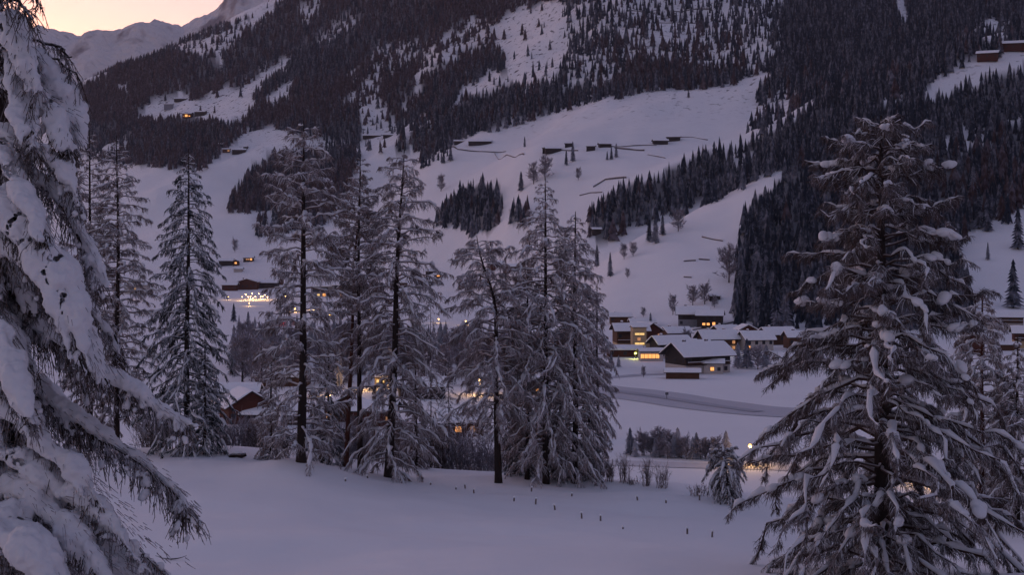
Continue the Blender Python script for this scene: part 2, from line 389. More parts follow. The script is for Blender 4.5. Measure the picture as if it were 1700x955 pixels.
# ground sheet: polar grid all the way round, fine inside the view
av = np.concatenate([np.linspace(-180, -30, 40)[:-1], np.linspace(-30, 30, 620), np.linspace(30, 180, 40)[1:-1]])
rv = np.exp(np.linspace(math.log(2.0), math.log(4400), 520)); rv = np.sort(np.concatenate([rv, np.linspace(45, 120, 90)]))
AA, RR = np.meshgrid(np.radians(av), rv)
c30 = np.cos(np.minimum(np.abs(AA), R(31)))
GX, GY = np.sin(AA)*RR/c30, np.cos(AA)*RR/c30
GZ = height(GX, GY)
nr_, nc_ = GX.shape
idx = np.arange(nr_*nc_).reshape(nr_, nc_); nx = np.roll(idx, -1, 1)
q = np.stack([idx[:-1], nx[:-1], nx[1:], idx[1:]], -1).reshape(-1, 4)[:, ::-1]
V = np.stack([GX, GY, GZ], -1).reshape(-1, 3)
V = np.concatenate([V, [[0, 0, float(GZ[0].mean())]]]); ci = len(V)-1
tri = np.stack([idx[0], nx[0], np.full(nc_, ci)], -1)
gm, gn, gb = newmat('snowy_ground')
def build_ground_mat():
    n, b = gn, gb
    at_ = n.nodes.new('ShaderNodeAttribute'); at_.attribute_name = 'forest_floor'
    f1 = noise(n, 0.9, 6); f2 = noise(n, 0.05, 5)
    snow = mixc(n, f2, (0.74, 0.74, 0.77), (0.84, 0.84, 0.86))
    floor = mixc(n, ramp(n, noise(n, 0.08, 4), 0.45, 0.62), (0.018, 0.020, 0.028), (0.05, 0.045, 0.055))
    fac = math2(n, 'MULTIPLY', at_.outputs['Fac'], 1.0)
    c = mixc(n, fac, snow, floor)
    # rock and brush breaking through the snow in scattered specks, only high on the mountain
    at2 = n.nodes.new('ShaderNodeAttribute'); at2.attribute_name = 'rocky'
    rk = math2(n, 'MULTIPLY', ramp(n, noise(n, 0.16, 8), 0.60, 0.66), at2.outputs['Fac'])
    c = mixc(n, rk, c, (0.10, 0.09, 0.10))
    n.links.new(c, b.inputs['Base Color'])
    b.inputs['Roughness'].default_value = 0.8; b.inputs['Specular IOR Level'].default_value = 0.15
    bump(n, b, f1, 0.35, 0.12)
build_ground_mat()
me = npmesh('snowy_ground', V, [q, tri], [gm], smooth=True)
px_, py_ = proj(V[:, 0], np.maximum(V[:, 1], 1), V[:, 2])
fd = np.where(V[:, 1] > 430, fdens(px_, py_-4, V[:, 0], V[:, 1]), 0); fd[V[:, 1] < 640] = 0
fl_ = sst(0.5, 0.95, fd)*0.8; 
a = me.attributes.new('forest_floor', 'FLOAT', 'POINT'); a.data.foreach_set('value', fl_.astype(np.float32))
rk_ = sst(90, 170, V[:, 2])*sst(900, 1200, V[:, 1])
a = me.attributes.new('rocky', 'FLOAT', 'POINT'); a.data.foreach_set('value', rk_.astype(np.float32))
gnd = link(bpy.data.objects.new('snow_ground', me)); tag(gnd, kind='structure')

# far range closing the valley, top left
def far_range():
    xs = np.linspace(-4200, 2600, 420); ys = np.linspace(4600, 9800, 220)
    X, Y = np.meshgrid(xs, ys)
    P = 850+F0*X/Y
    sky_p = np.array([-1200,-300,0,60,105,140,165,185,205,220,250,270,300,310,345,360,375,400,460,520,800,2500.])
    sky_y = np.array([120,90,72,65,68,59,63,70,64,56,52,46,48,42,38,25,8,-4,-20,-60,-140,-200.])
    crest = (HY-np.interp(P, sky_p, sky_y))/F0*7000
    prof = np.where(Y < 7000, sst(4800, 7000, Y)**1.3, 1-0.7*sst(7000, 9800, Y))
    rg = 1-2*np.abs(fbm(X/900+0.3*vnoise(X/300, Y/300, 3), Y/1300, 91, 3))
    Z = -120 + (crest+120)*prof + (rg-0.6)*300*prof*(1-0.6*np.exp(-((Y-7000)/350)**2)) + 150*(0.5-np.abs(fbm(X/300+.2*vnoise(X/120, Y/120, 5), Y/420, 95, 5)))*prof - 50*prof + 28*fbm(X/60, Y/80, 97, 3)*prof
    Vv = np.stack([X, Y, Z], -1).reshape(-1, 3)
    i = np.arange(X.size).reshape(X.shape)
    qq = np.stack([i[:-1, :-1], i[:-1, 1:], i[1:, 1:], i[1:, :-1]], -1).reshape(-1, 4)
    m, n, b = newmat('alpine_rock_and_snow')
    g = n.nodes.new('ShaderNodeNewGeometry'); sx = n.nodes.new('ShaderNodeSeparateXYZ'); n.links.new(g.outputs['Normal'], sx.inputs[0])
    f = math2(n, 'ADD', sx.outputs[2], math2(n, 'MULTIPLY', math2(n, 'SUBTRACT', noise(n, 0.012, 8), 0.5), 0.7))
    n.links.new(mixc(n, ramp(n, f, 0.50, 0.66), (0.24, 0.22, 0.25), (0.80, 0.80, 0.83)), b.inputs['Base Color'])
    b.inputs['Roughness'].default_value = 0.9
    bump(n, b, noise(n, 0.02, 10), 1.0, 60)
    tag(link(bpy.data.objects.new('far_mountains', npmesh('far_mountains', Vv, [qq], [m], smooth=True))), kind='structure')
far_range()

def haze():
    b = MB(); b.box(-9000, 9000, -300, 11500, -200, 2600); m = bpy.data.materials.new('valley_air'); m.use_nodes = True
    n = m.node_tree; n.nodes.clear(); o = n.nodes.new('ShaderNodeOutputMaterial'); v = n.nodes.new('ShaderNodeVolumePrincipled')
    v.inputs['Density'].default_value = 0.00005; v.inputs['Color'].default_value = (0.80, 0.80, 0.95, 1); v.inputs['Anisotropy'].default_value = 0.2
    n.links.new(v.outputs[0], o.inputs['Volume']); tag(b.build('haze', m), kind='stuff')
haze()
# ------------------------------------------------------------------ draped roads
def drape(name, pts, width, mat, off=0.12, step=3.0, nw=6):
    P = [Vector(p) for p in pts]; out_ = []
    for a_, b_ in zip(P[:-1], P[1:]):
        L = (b_-a_).length; k = max(1, int(L/step))
        for i in range(k): out_.append(a_.lerp(b_, i/k))
    out_.append(P[-1]); C = np.array([(p.x, p.y) for p in out_])
    for _ in range(6): C[1:-1] = 0.25*C[:-2]+0.5*C[1:-1]+0.25*C[2:]
    t = np.gradient(C, axis=0); t /= np.linalg.norm(t, axis=1, keepdims=True)
    nn = np.stack([-t[:, 1], t[:, 0]], 1); us = np.linspace(-.5, .5, nw+1)
    G = C[:, None] + nn[:, None]*us[None, :, None]*width
    Z = height(G[..., 0], G[..., 1]) + off*(1-0.3*np.abs(us)[None])
    Vv = np.concatenate([G, Z[..., None]], -1).reshape(-1, 3)
    i = np.arange(len(Vv)).reshape(len(C), nw+1)
    qq = np.stack([i[:-1, :-1], i[:-1, 1:], i[1:, 1:], i[1:, :-1]], -1).reshape(-1, 4)[:, ::-1]
    return tag(link(bpy.data.objects.new(name, npmesh(name, Vv, [qq], [mat], smooth=True))), kind='structure')
drape('valley_road', [at(1000, 268), at(1150, 262), at(1260, 260), at(1400, 255), at(1560, 238), at(1640, 236), at(1760, 232)], 6.5, M['roadsnow'])
drape('snowy_path', [ground_at(x, y, 220) for x, y in ((880, 628), (990, 648), (1060, 656), (1120, 664), (1180, 674), (1260, 684), (1400, 692))], 21.0, M['trodden'])
drape('ski_track', [ground_at(x, y, 220) for x, y in ((1010, 650), (1060, 655), (1120, 664), (1180, 674), (1260, 685))], 4.0, M['rut'], off=.25)
drape('cross_country_track', [ground_at(x, y, 220) for x, y in ((940, 632), (1010, 628), (1070, 622), (1110, 622))], 5.0, M['trodden'])
drape('village_street', [ground_at(x, y, 220) for x, y in ((540, 650), (640, 648), (760, 640), (860, 636), (960, 630))], 6.0, M['roadsnow'])

# ------------------------------------------------------------------ tree generators
class Buf:
    def __init__(s): s.V = []; s.Q = []; s.n = 0
    def add(s, V, Q): s.V.append(V); s.Q.append(Q+s.n); s.n += len(V)
    def obj(s, name, mat, parent, smooth=False):
        return link(bpy.data.objects.new(name, npmesh(name, np.concatenate(s.V), [np.concatenate(s.Q)], [mat], smooth=smooth)), parent)

def samp(P, s):
    """points on polylines P (M,K,3) at parameters s (M,n)"""
    K = P.shape[1]; u = np.clip(s*(K-1), 0, K-1.001); i = u.astype(int); f = (u-i)[..., None]
    m = np.arange(P.shape[0])[:, None]
    return P[m, i]*(1-f) + P[m, i+1]*f, nrm(P[m, i+1]-P[m, i])

def conifer(name, label, cat, loc, H, prof, seed, trunk_r=0.22, bare=0.1, nb=90, ntw=18, nter=6, up=0.25, droop=0.7,
            lean=(0, 0), twig_r=0.022, tw_len=0.9, snow=1.0, mats=('bark', 'twig'), bend=0.0, group=None, snow_mat='snowpile', hang=0.8, lowdroop=0.5, topbend=(0, 0), snowbits=0, tstart=0.22, rag=.02):
    """prof: list of (height fraction, crown radius in metres)"""
    nb = int(nb*1.2); ntw = int(ntw*1.9)
    rg = np.random.default_rng(seed)
    root = empty(name, loc, 0.0); tag(root, label, cat, group)
    K = 18; s = np.linspace(0, 1, K)
    tr = np.zeros((1, K, 3)); tr[0, :, 2] = s*H - 0.4*(1-s)
    tr[0, :, 0] = lean[0]*s*H + bend*np.sin(s*math.pi) + topbend[0]*sst(0.7, 1, s) + 0.04*H*0.2*vnoise(s*3, s*0+seed, 1)
    tr[0, :, 1] = lean[1]*s*H + 0.04*H*0.2*vnoise(s*3, s*0+seed+5, 2)
    rad = trunk_r*((1-s)**0.85)*0.93+0.025; rad[0] *= 1.25
    rad = rad*(1+0.10*vnoise(s*22, s*0, seed+9))
    b = Buf(); b.add(*tubes(tr, rad[None], 10)); 
    # short dead snags along the bare part of the trunk
    b_tr = b
    # branches
    t = bare + (0.985-bare)*(np.arange(nb)+rg.uniform(0, 1, nb))/nb
    az = np.arange(nb)*2.399963 + rg.uniform(-.5, .5, nb)
    pr = np.array(prof); L = 1.22*np.interp(t, pr[:, 0], pr[:, 1])*rg.uniform(0.55, 1.08, nb)
    L = np.maximum(L, 0.15)
    base, _ = samp(np.repeat(tr, nb, 0), t[:, None]); base = base[:, 0]
    KB = 9; u = np.linspace(0, 1, KB)
    upb = (up*(0.4+0.9*t) + rg.normal(0, 0.10, nb))[:, None]
    dr = (0.66*droop*(1+lowdroop*(0.5-t)*1.6) + rg.normal(0, 0.12, nb))[:, None]
    sw = rg.normal(0, 0.16, nb)[:, None]
    P = np.zeros((nb, KB, 3))
    o = L[:, None]*(u - 0.18*u**3)[None]
    la = az[:, None] + sw*u[None]**2
    P[..., 0] = base[:, None, 0] + np.cos(la)*o; P[..., 1] = base[:, None, 1] + np.sin(la)*o
    P[..., 2] = base[:, None, 2] + L[:, None]*(upb*u - dr*u**2 + 0.10*u**5)
    P += rg.normal(0, rag, P.shape)*L[:, None, None]*(u[None, :, None] > 0)
    ra = (0.012 + 0.013*L)[:, None]*(1-0.8*u)[None]
    cr = Buf(); cr.add(*tubes(P, ra, 5))
    # secondary twigs, more on long branches
    n2 = np.maximum(3, (ntw*L/np.maximum(L.max(), .1)).astype(int)); bi = np.repeat(np.arange(nb), n2); m2 = len(bi)
    s2 = rg.uniform(tstart, 1.0, m2)**0.9; p2, d2 = samp(P[bi], s2[:, None]); p2, d2 = p2[:, 0], d2[:, 0]
    side = nrm(np.cross(d2, np.array([0, 0, 1.0])))*np.where(rg.random(m2) < .5, -1, 1)[:, None]
    dirn = nrm(d2*rg.uniform(0.6, 1.1, (m2, 1)) + side*rg.uniform(0.25, 1.0, (m2, 1)) + np.array([0, 0, -1.0])*rg.uniform(-0.1, hang*.8, (m2, 1)))
    l2 = 0.64*tw_len*(0.35 + 0.65*(1-s2))*rg.uniform(0.5, 1.1, m2)*np.clip(L[bi]/1.6, 0.25, 1.1)
    K2 = 5; v = np.linspace(0, 1, K2)
    Q2 = p2[:, None] + dirn[:, None]*(l2[:, None]*v[None])[..., None]; Q2[..., 2] -= (hang*0.55*l2[:, None]*v[None]**2)
    Q2 += rg.normal(0, 0.03, Q2.shape)*l2[:, None, None]
    cr.add(*tubes(Q2, (twig_r*0.85*(1-0.6*v))[None]*np.ones((m2, 1)), 4))
    # tertiary hanging twiglets
    if nter:
        m3 = m2*nter; ti = np.repeat(np.arange(m2), nter); s3 = rg.uniform(0.1, 1, m3)
        p3, d3 = samp(Q2[ti], s3[:, None]); p3, d3 = p3[:, 0], d3[:, 0]
        dd = nrm(d3*0.6 + rg.normal(0, 0.55, (m3, 3)) + np.array([0, 0, -hang])); l3 = l2[ti]*rg.uniform(0.2, 0.55, m3) + 0.05
        v3 = np.linspace(0, 1, 3); Q3 = p3[:, None] + dd[:, None]*(l3[:, None]*v3)[..., None]; Q3[..., 2] -= 0.25*l3[:, None]*v3**2
        cr.add(*tubes(Q3, (twig_r*0.56*(1-0.5*v3))[None]*np.ones((m3, 1)), 3))
    trunk = b_tr.obj('trunk', M[mats[0]], root, True)
    crown = cr.obj('crown', M[mats[1]], root)
    # snow lying on the branches
    if snow > 0:
        sb = Buf(); KS = 18; us = np.linspace(0.06, 1.0, KS)
        PS, _ = samp(P, np.broadcast_to(us, (nb, KS)))
        lump = np.clip(0.55 + 2.1*vnoise(us[None]*7.5*np.maximum(L, .6)[:, None]*0.7 + np.arange(nb)[:, None]*3.1, np.arange(nb)[:, None]*1.7 + 0*us[None], seed+2), 0.0, 1.5)
        rs = snow*(0.030 + 0.018*L[:, None])*lump*np.sin(np.clip(us, .05, .97)*math.pi)[None]**0.45 + 0.001
        PS = PS.copy(); PS[..., 2] += rs*0.75 + 0.01
        Vs, Qs = tubes(PS, rs, 7, flat=0.75); sb.add(Vs + 0.25*np.repeat(rs.ravel(), 7)[:, None]*rg.normal(0, 0.35, Vs.shape), Qs)
        K4 = K2; rs2 = snow*0.014*rg.uniform(0.2, 1.5, (m2, 1))*np.sin(np.linspace(0.15, 0.97, K4)*math.pi)[None]*np.clip(l2/0.5, .4, 1.4)[:, None] + 0.001
        Q4 = Q2.copy(); Q4[..., 2] += rs2*0.7
        sb.add(*tubes(Q4, rs2, 4))
        if snowbits:
            k = rg.integers(0, nb, snowbits); sp = rg.uniform(0.2, 0.88, snowbits); pp, dd_ = samp(P[k], sp[:, None]); pp, dd_ = pp[:, 0], dd_[:, 0]
            rr_ = rg.uniform(0.06, 0.20, snowbits)*np.clip(L[k]/2.5, 0.4, 1.2)
            for q_ in range(3):      # each clod is three rounded lumps grown together
                vv = np.linspace(-.995, .995, 11); of = rg.normal(0, .45, (snowbits, 3)); of[:, 2] *= .4; r2 = rr_*rg.uniform(.6, 1.05, snowbits)
                PB = (pp+of*rr_[:, None])[:, None] + dd_[:, None]*(r2[:, None]*1.3*vv)[..., None]; PB[..., 2] += r2[:, None]*0.35
                RB = r2[:, None]*np.sqrt(1-vv**2)[None]*(1+.3*vnoise(vv[None]*2+k[:, None]*1.3, sp[:, None]*9+vv[None]*0, 5)) + 0.002
                sb.add(*tubes(PB, RB, 10, flat=0.7))
        sb.obj('snow', M[snow_mat], crown, True)
    return root

def mid(px, py, top, **k):
    g = ground_at(px, py); H = (py-top)/F0*g.y; return g, H
def W(pxw, g): return pxw*g.y/F0

# --- the line of larches along the field edge
LG = 'tall snow covered larches and spruces along the field edge'
def put(px, py, top, prof_px, label, seed, name='larch_tree', cat='larch tree', lean_px=0, wide=1.22, **k):
    g = ground_at(px, py); m = g.y/F0; H = (py-top)*m
    prof = [(a, r*m*wide) for a, r in prof_px]
    ln = (lean_px*m/H, 0)
    return conifer(name, label, cat, g, H, prof, seed, lean=ln, group=LG, **k)

put(195, 752, 225, [(0,30),(.2,60),(.45,62),(.7,48),(.9,24),(1,6)], 'thin frosted larch just left of the dense dark spruce, partly behind the near snow-laden tree', 11, bare=.12, nb=130, ntw=24, up=.2, droop=.6, wide=1.4)
put(312, 752, 248, [(0,40),(.1,76),(.35,66),(.6,52),(.8,36),(.93,18),(1,4)], 'dense narrow dark spruce with frosted boughs to the snow, left end of the field edge', 12, name='spruce_tree', cat='spruce tree', bare=.02, nb=190, ntw=24, up=.05, droop=.75, mats=('bark','needle'), twig_r=.034, tw_len=1.0, nter=4, snow=1.1)
put(502, 768, 200, [(0,30),(.06,72),(.25,74),(.42,62),(.6,84),(.75,78),(.88,58),(.96,32),(1,10)], 'broad larch with long near-horizontal tiers of frosted branches, its dark trunk straight', 13, bare=.05, nb=115, ntw=26, up=.16, droop=.38, trunk_r=.30, snow=1.2, tw_len=1.15)
put(572, 776, 285, [(0,6),(.5,16),(.6,40),(.8,46),(.93,26),(1,6)], 'slim larch with a long bare reddish leaning trunk, left of a pair', 14, bare=.52, nb=60, ntw=20, up=.3, droop=.5, mats=('barkred','twig'), lean_px=26, trunk_r=.17, snow=.7)
put(597, 782, 255, [(0,6),(.3,24),(.45,44),(.7,50),(.9,28),(1,6)], 'slim larch with a straight dark trunk bare to half its height, right of a pair', 15, bare=.36, nb=80, ntw=22, up=.3, droop=.55, trunk_r=.19, snow=.8)
put(643, 793, 248, [(0,40),(.08,66),(.25,82),(.5,72),(.7,68),(.85,54),(.95,30),(1,8)], 'full larch with a thick dark trunk leaning slightly right, frosted crown to the ground', 16, bare=.05, nb=130, ntw=26, up=.2, droop=.75, lean_px=28, trunk_r=.30, snow=1.1, tw_len=1.1)
put(828, 803, 392, [(0,5),(.25,20),(.35,64),(.6,74),(.8,60),(.93,44),(1,14)], 'larch with a bare dark lower trunk, its top bent over to the left', 17, bare=.2, nb=100, ntw=28, wide=1.3, up=.3, droop=.95, lean_px=-8, topbend=(-1.2,0), trunk_r=.26, mats=('bark','twigwhite'), tw_len=1.2)
put(905, 804, 296, [(0,20),(.1,60),(.3,84),(.5,84),(.7,72),(.82,48),(.92,22),(1,5)], 'tallest larch of the right-hand clump, straight dark trunk and pointed frosted top', 18, bare=.08, nb=140, ntw=26, up=.22, droop=.8, trunk_r=.24, mats=('bark','twigwhite'), tw_len=1.1)
put(876, 797, 430, [(0,10),(.15,40),(.5,52),(.8,34),(1,8)], 'shorter slender larch standing left of the tallest larch in the right-hand clump', 19, bare=.12, nb=80, ntw=20, up=.25, droop=.7, trunk_r=.17, mats=('bark','twigwhite'))
put(955, 804, 352, [(0,20),(.1,60),(.35,68),(.6,60),(.85,38),(1,6)], 'dark-trunked larch right of the tallest larch, its boughs drooping to the snow', 20, bare=.06, nb=120, ntw=24, up=.18, droop=.9, trunk_r=.24, mats=('bark','twigwhite'), tw_len=1.1)
put(992, 797, 470, [(0,14),(.15,26),(.5,32),(.8,22),(1,5)], 'narrow frosted larch, rightmost of the clump above the fence posts', 21, bare=.08, nb=80, ntw=18, up=.15, droop=.9, trunk_r=.13, mats=('bark','twigwhite'))
put(150, 750, 215, [(0,30),(.2,44),(.6,46),(.85,28),(1,8)], 'frosted larch mostly hidden behind the near snow-laden tree', 22, bare=.1, nb=110, ntw=22, wide=1.4)
for i, (px, py, top, wpx, lab) in enumerate(((715, 776, 480, 38, 'frosted young spruce behind the full larch, tallest of the undergrowth'), (745, 779, 600, 30, 'low frosted spruce right of the tallest undergrowth spruce'),
        (785, 781, 655, 36, 'broad low spruce with snowy boughs left of the bare larch trunk'), (545, 772, 560, 34, 'young spruce with drooping snowy boughs between the broad larch and the reddish trunk'), (450, 764, 600, 30, 'small frosted spruce left of the broad larch trunk'),
        (860, 790, 640, 32, 'small snowy spruce at the foot of the right-hand clump'), (690, 778, 560, 30, 'small dark spruce right of the thick leaning trunk'), (340, 756, 560, 34, 'young spruce leaning on the dense dark spruce'),
        (930, 798, 600, 30, 'small frosted spruce between the two right-hand trunks'), (978, 797, 610, 26, 'small drooping frosted spruce at the right end of the clump'))):
    put(px, py, top, [(0,wpx),(.15,wpx),(.5,wpx*.7),(.85,wpx*.35),(1,3)], lab, 30+i, name='spruce_tree', cat='spruce tree', bare=.02, nb=80, ntw=18, nter=3, up=.05, droop=.8, mats=('bark', 'needle' if i % 2 else 'twigwhite'), trunk_r=.12, twig_r=.03, snow=1.2)

# --- the big snow-loaded larch on the right, and its neighbours
put(1465, 956, 192, [(0,60),(.08,235),(.25,238),(.38,222),(.5,182),(.62,150),(.74,122),(.85,112),(.92,90),(.97,62),(1,22)], 'large near larch with thick dark trunk and drooping boughs loaded with clumps of snow', 50,
    bare=.03, nb=158, ntw=62, nter=9, up=.24, droop=.80, trunk_r=.36, mats=('bark','twigdark'), tw_len=1.1, snow=.88, rag=.03, tstart=.15, wide=1.17, twig_r=.0155, hang=.6, lowdroop=.55, snowbits=240)
put(1630, 872, 480, [(0,20),(.25,64),(.5,66),(.75,48),(.92,26),(1,6)], 'reddish-trunked larch just behind the large near larch, right side', 51, bare=.2, nb=90, ntw=30, nter=5, up=.2, droop=.9, trunk_r=.16, mats=('barkred','twig'), snow=1.2)
put(1690, 878, 560, [(0,40),(.25,60),(.5,55),(.75,40),(1,5)], 'dark larch at the right edge of the picture behind the field', 52, bare=.12, nb=90, ntw=26, nter=4, up=.15, droop=.9, trunk_r=.14, mats=('bark','twig'))
put(1214, 838, 745, [(0,16),(.4,30),(.7,36),(.9,34),(1,26)], 'low bent-over sapling capped with snow left of the large near larch', 53, name='snowy_sapling', cat='sapling', bare=.15, nb=70, ntw=26, nter=5, up=.45, droop=1.9, trunk_r=.07, mats=('bark','twigdark'), twig_r=.014, tw_len=.6, snow=1.6, snowbits=30, lean_px=-14, wide=1.0)

# --- the near tree at the left edge
def near_left_tree():
    D0 = 20.0; m = D0/F0; rg = np.random.default_rng(7)
    def pt(px, py, D=D0): return np.array([(px-850)/F0*D, D, -(py-HY)/F0*D])
    bx = (-28-850)*m; g = Vector((bx, D0, float(height(bx, D0))))
    root = empty('snow_laden_spruce', g); tag(root, 'near spruce at the left edge bowed under thick pillows of snow', 'spruce tree')
    org = np.array(g)
    K = 16; s = np.linspace(0, 1, K); top = -(-90-HY)/F0*D0
    tr = np.zeros((1, K, 3)); tr[0, :, 2] = g.z-0.3 + (top-g.z)*s; tr[0, :, 0] = bx + 0.25*np.sin(s*2); tr[0, :, 1] = D0
    b = Buf(); b.add(*tubes(tr-org, (0.26*(1-s)**.8+.03)[None], 12)); b.obj('trunk', M['bark'], root, True)
    boughs = []   # (points, snow width start.. , thickness, twigs)
    def bough(pp, w, snow=True, tw=1.0, D=(19.6, 18.6)):
        pp = [(-28, pp[0][1]-28)]+pp; n = len(pp); boughs.append((np.array([pt(x, y, D[0]+(D[1]-D[0])*i/(n-1)) for i, (x, y) in enumerate(pp)]), w, snow, tw))
    bough([(0,52),(25,60),(50,110),(66,150)], .40, D=(19.6,18.8))
    bough([(10,60),(55,110),(98,160),(112,200),(116,250)], .46, D=(20,19.3))
    bough([(20,150),(70,180),(108,215),(118,260)], .46, D=(19.8,18.9))
    bough([(15,90),(30,150),(50,210),(60,250)], .26)
    bough([(20,230),(80,265),(118,300),(135,345)], .26, D=(19.8,18.8))
    bough([(20,280),(75,310),(120,370),(148,430),(165,480)], .34, D=(19.8,18.7))
    bough([(10,260),(30,310),(60,360),(78,410)], .36, D=(19.5,18.2))
    bough([(10,340),(50,410),(90,460),(120,530),(140,620)], .62, D=(19.2,18.0))
    bough([(20,420),(90,470),(140,560),(180,640)], .56, D=(19.5,18.3))
    bough([(30,440),(120,480),(180,545),(205,600)], .22, D=(20,19.4))
    bough([(30,520),(120,590),(200,640),(260,680),(322,712)], .30, tw=1.7, D=(20,18.8))
    bough([(0,540),(25,600),(40,660),(50,700)], .44, D=(18.6,17.6))
    bough([(30,640),(110,690),(180,740),(240,775),(300,832),(312,852)], .27, tw=2.2, D=(20,18.6))
    bough([(20,690),(80,740),(130,790),(170,840)], .42, D=(19.3,18))
    bough([(20,760),(90,800),(160,850),(220,900),(285,970)], .58, D=(19.2,17.7))
    bough([(10,820),(80,860),(140,920),(190,990)], .66, D=(19,17.4))
    bough([(0,880),(60,930),(100,1000)], .6, D=(18.6,17.2))
    bough([(20,900),(120,930),(220,960),(300,1040)], .5, D=(19,17.8))
    bough([(20,-60),(50,-30),(62,10)], .0, False, .45)
    bough([(0,-10),(25,0),(40,15),(52,30)], .0, False, .6, D=(19,18.4))
    bough([(15,80),(60,85),(100,100),(132,128)], .0, False, .5, D=(20,19.5))
    bough([(15,60),(70,70),(100,78),(118,100)], .0, False, .45, D=(20,19.5))
    for i in range(100):                     # boughs all round the trunk, behind and off the frame too
        z = rg.uniform(0.05, 0.76); a = rg.uniform(0, 2*math.pi) if i < 60 else rg.uniform(-2.2, 0.1) 
        L = np.interp(z, [0, .3, .6, .85, 1], [2.5, 2.2, 1.35, .7, .2])*rg.uniform(.55, .95); u = np.linspace(0, 1, 5)
        base = tr[0, 0]*(1-z)+tr[0, -1]*z; up_ = rg.uniform(-.1, .25); dr_ = rg.uniform(.55, 1.1)
        P = np.stack([base[0]+math.cos(a)*L*u, base[1]+math.sin(a)*L*u, base[2]+L*(up_*u-dr_*u**2)], 1)
        boughs.append((P, rg.uniform(.10, .32), rg.random() < .75, 1.2))
    wood = Buf(); sb = Buf(); tw = Buf()
    for bi, (P, w_, sn, twf) in enumerate(boughs):
        P = P-org; KB = 16; u = np.linspace(0, 1, KB); src = np.linspace(0, 1, len(P))
        C = np.stack([pchip(src, P[:, k], u) for k in range(3)], 1); C[1:] += rg.normal(0, .018, (KB-1, 3))
        L = np.linalg.norm(np.diff(C, axis=0), axis=1).sum()
        wood.add(*tubes(C[None], (0.035*(1-.8*u)+.004)[None], 6))
        if sn:
            nlob = 3 if w_ > .3 else 2
            for j in range(nlob):
                KS = 22; us = np.linspace(.05, 1, KS); Cs, _ = samp(C[None], us[None]); Cs = Cs[0].copy()
                off = rg.normal(0, .25*w_, 3); off[2] = abs(off[2])*.2; ph = rg.uniform(0, 20)
                lump = .72+.9*vnoise(us*L*1.9+ph, us*0+bi, 3)+.4*vnoise(us*L*5+ph, us*0+bi, 4)
                rr = w_*.48*np.clip(lump, .12, 1.5)*np.sin(np.clip(.12+us*.86, 0, 1)*math.pi)**.6
                Cs[:, 0] += off[0]*us; Cs[:, 1] += off[1]; Cs[:, 2] += rr*.45+off[2]
                sb.add(*tubes(Cs[None], rr[None]+.004, 14, flat=.72))
        # hanging twigs in sprays
        n2 = int(70*L*twf/1.5); s2 = rg.uniform(.05, 1, n2); p2, d2 = samp(C[None], s2[None]); p2, d2 = p2[0], d2[0]
        side = nrm(np.cross(d2, [0, 0, 1.0]))*rg.choice([-1, 1], (n2, 1))
        dn = nrm(d2*.5+side*rg.uniform(.1, 1.1, (n2, 1))+np.array([0, 0, -1.])*rg.uniform(.2, 1.2, (n2, 1)))
        l2 = rg.uniform(.12, .5, n2)*(1.15-.45*s2); v = np.linspace(0, 1, 5)
        Q2 = p2[:, None]+dn[:, None]*(l2[:, None]*v)[..., None]; Q2[..., 2] -= .5*l2[:, None]*v**2; Q2 += rg.normal(0, .012, Q2.shape)
        tw.add(*tubes(Q2, (.0075*(1-.5*v))[None]*np.ones((n2, 1)), 4))
        n3 = n2*9; ti = np.repeat(np.arange(n2), 9); p3, d3 = samp(Q2[ti], rg.uniform(.1, 1, (n3, 1))); p3, d3 = p3[:, 0], d3[:, 0]
        dd = nrm(d3*.7+rg.normal(0, .5, (n3, 3))+np.array([0, 0, -.8])); l3 = rg.uniform(.02, .10, n3); v3 = np.linspace(0, 1, 3)
        Q3 = p3[:, None]+dd[:, None]*(l3[:, None]*v3)[..., None]
        tw.add(*tubes(Q3, (.0058*(1-.4*v3))[None]*np.ones((n3, 1)), 3))
        if sn:   # needles and twig tips poking out of the pillows
            n4 = int(110*L); p4, d4 = samp(C[None], rg.uniform(.1, 1, (1, n4))); p4, d4 = p4[0], d4[0]; o4 = nrm(rg.normal(0, 1, (n4, 3))+np.array([0, -.3, .1]))
            l4 = rg.uniform(.04, .16, n4); q4 = nrm(o4*.6+d4*.8+np.array([0, 0, -.5])); v4 = np.linspace(0, 1, 4)
            Q4 = (p4+o4*w_*rg.uniform(.3, .62, (n4, 1)))[:, None]+q4[:, None]*(l4[:, None]*v4)[..., None]; tw.add(*tubes(Q4, (.006*(1-.5*v4))[None]*np.ones((n4, 1)), 3))
        if sn:   # small clods caught in the sprays
            nc = int(n2*.42); k = rg.integers(0, n2, nc); pc, _ = samp(Q2[k], rg.uniform(.1, .9, (nc, 1))); pc = pc[:, 0]
            rr = rg.uniform(.012, .055, nc); vv = np.linspace(-1, 1, 6); ax = nrm(dn[k]+rg.normal(0, .2, (nc, 3)))
            PB = pc[:, None]+ax[:, None]*(rr[:, None]*1.6*vv)[..., None]; sb.add(*tubes(PB, rr[:, None]*np.sqrt(1-vv**2*.98)[None], 7, flat=.75))
    br = wood.obj('branches', M['bark'], root, True)
    cr = tw.obj('crown', M['twignear'], root)
    so = sb.obj('snow', M['snowpile'], cr, True)
    rm = so.modifiers.new('remesh', 'REMESH'); rm.mode = 'VOXEL'; rm.voxel_size = .022; rm.use_smooth_shade = True
    sm = so.modifiers.new('smooth', 'SMOOTH'); sm.iterations = 3; sm.factor = .5
    tx = bpy.data.textures.new('clods', 'CLOUDS'); tx.noise_scale = .16; tx.noise_depth = 3
    dm = so.modifiers.new('displace', 'DISPLACE'); dm.texture = tx; dm.strength = .13; dm.texture_coords = 'LOCAL'
near_left_tree()

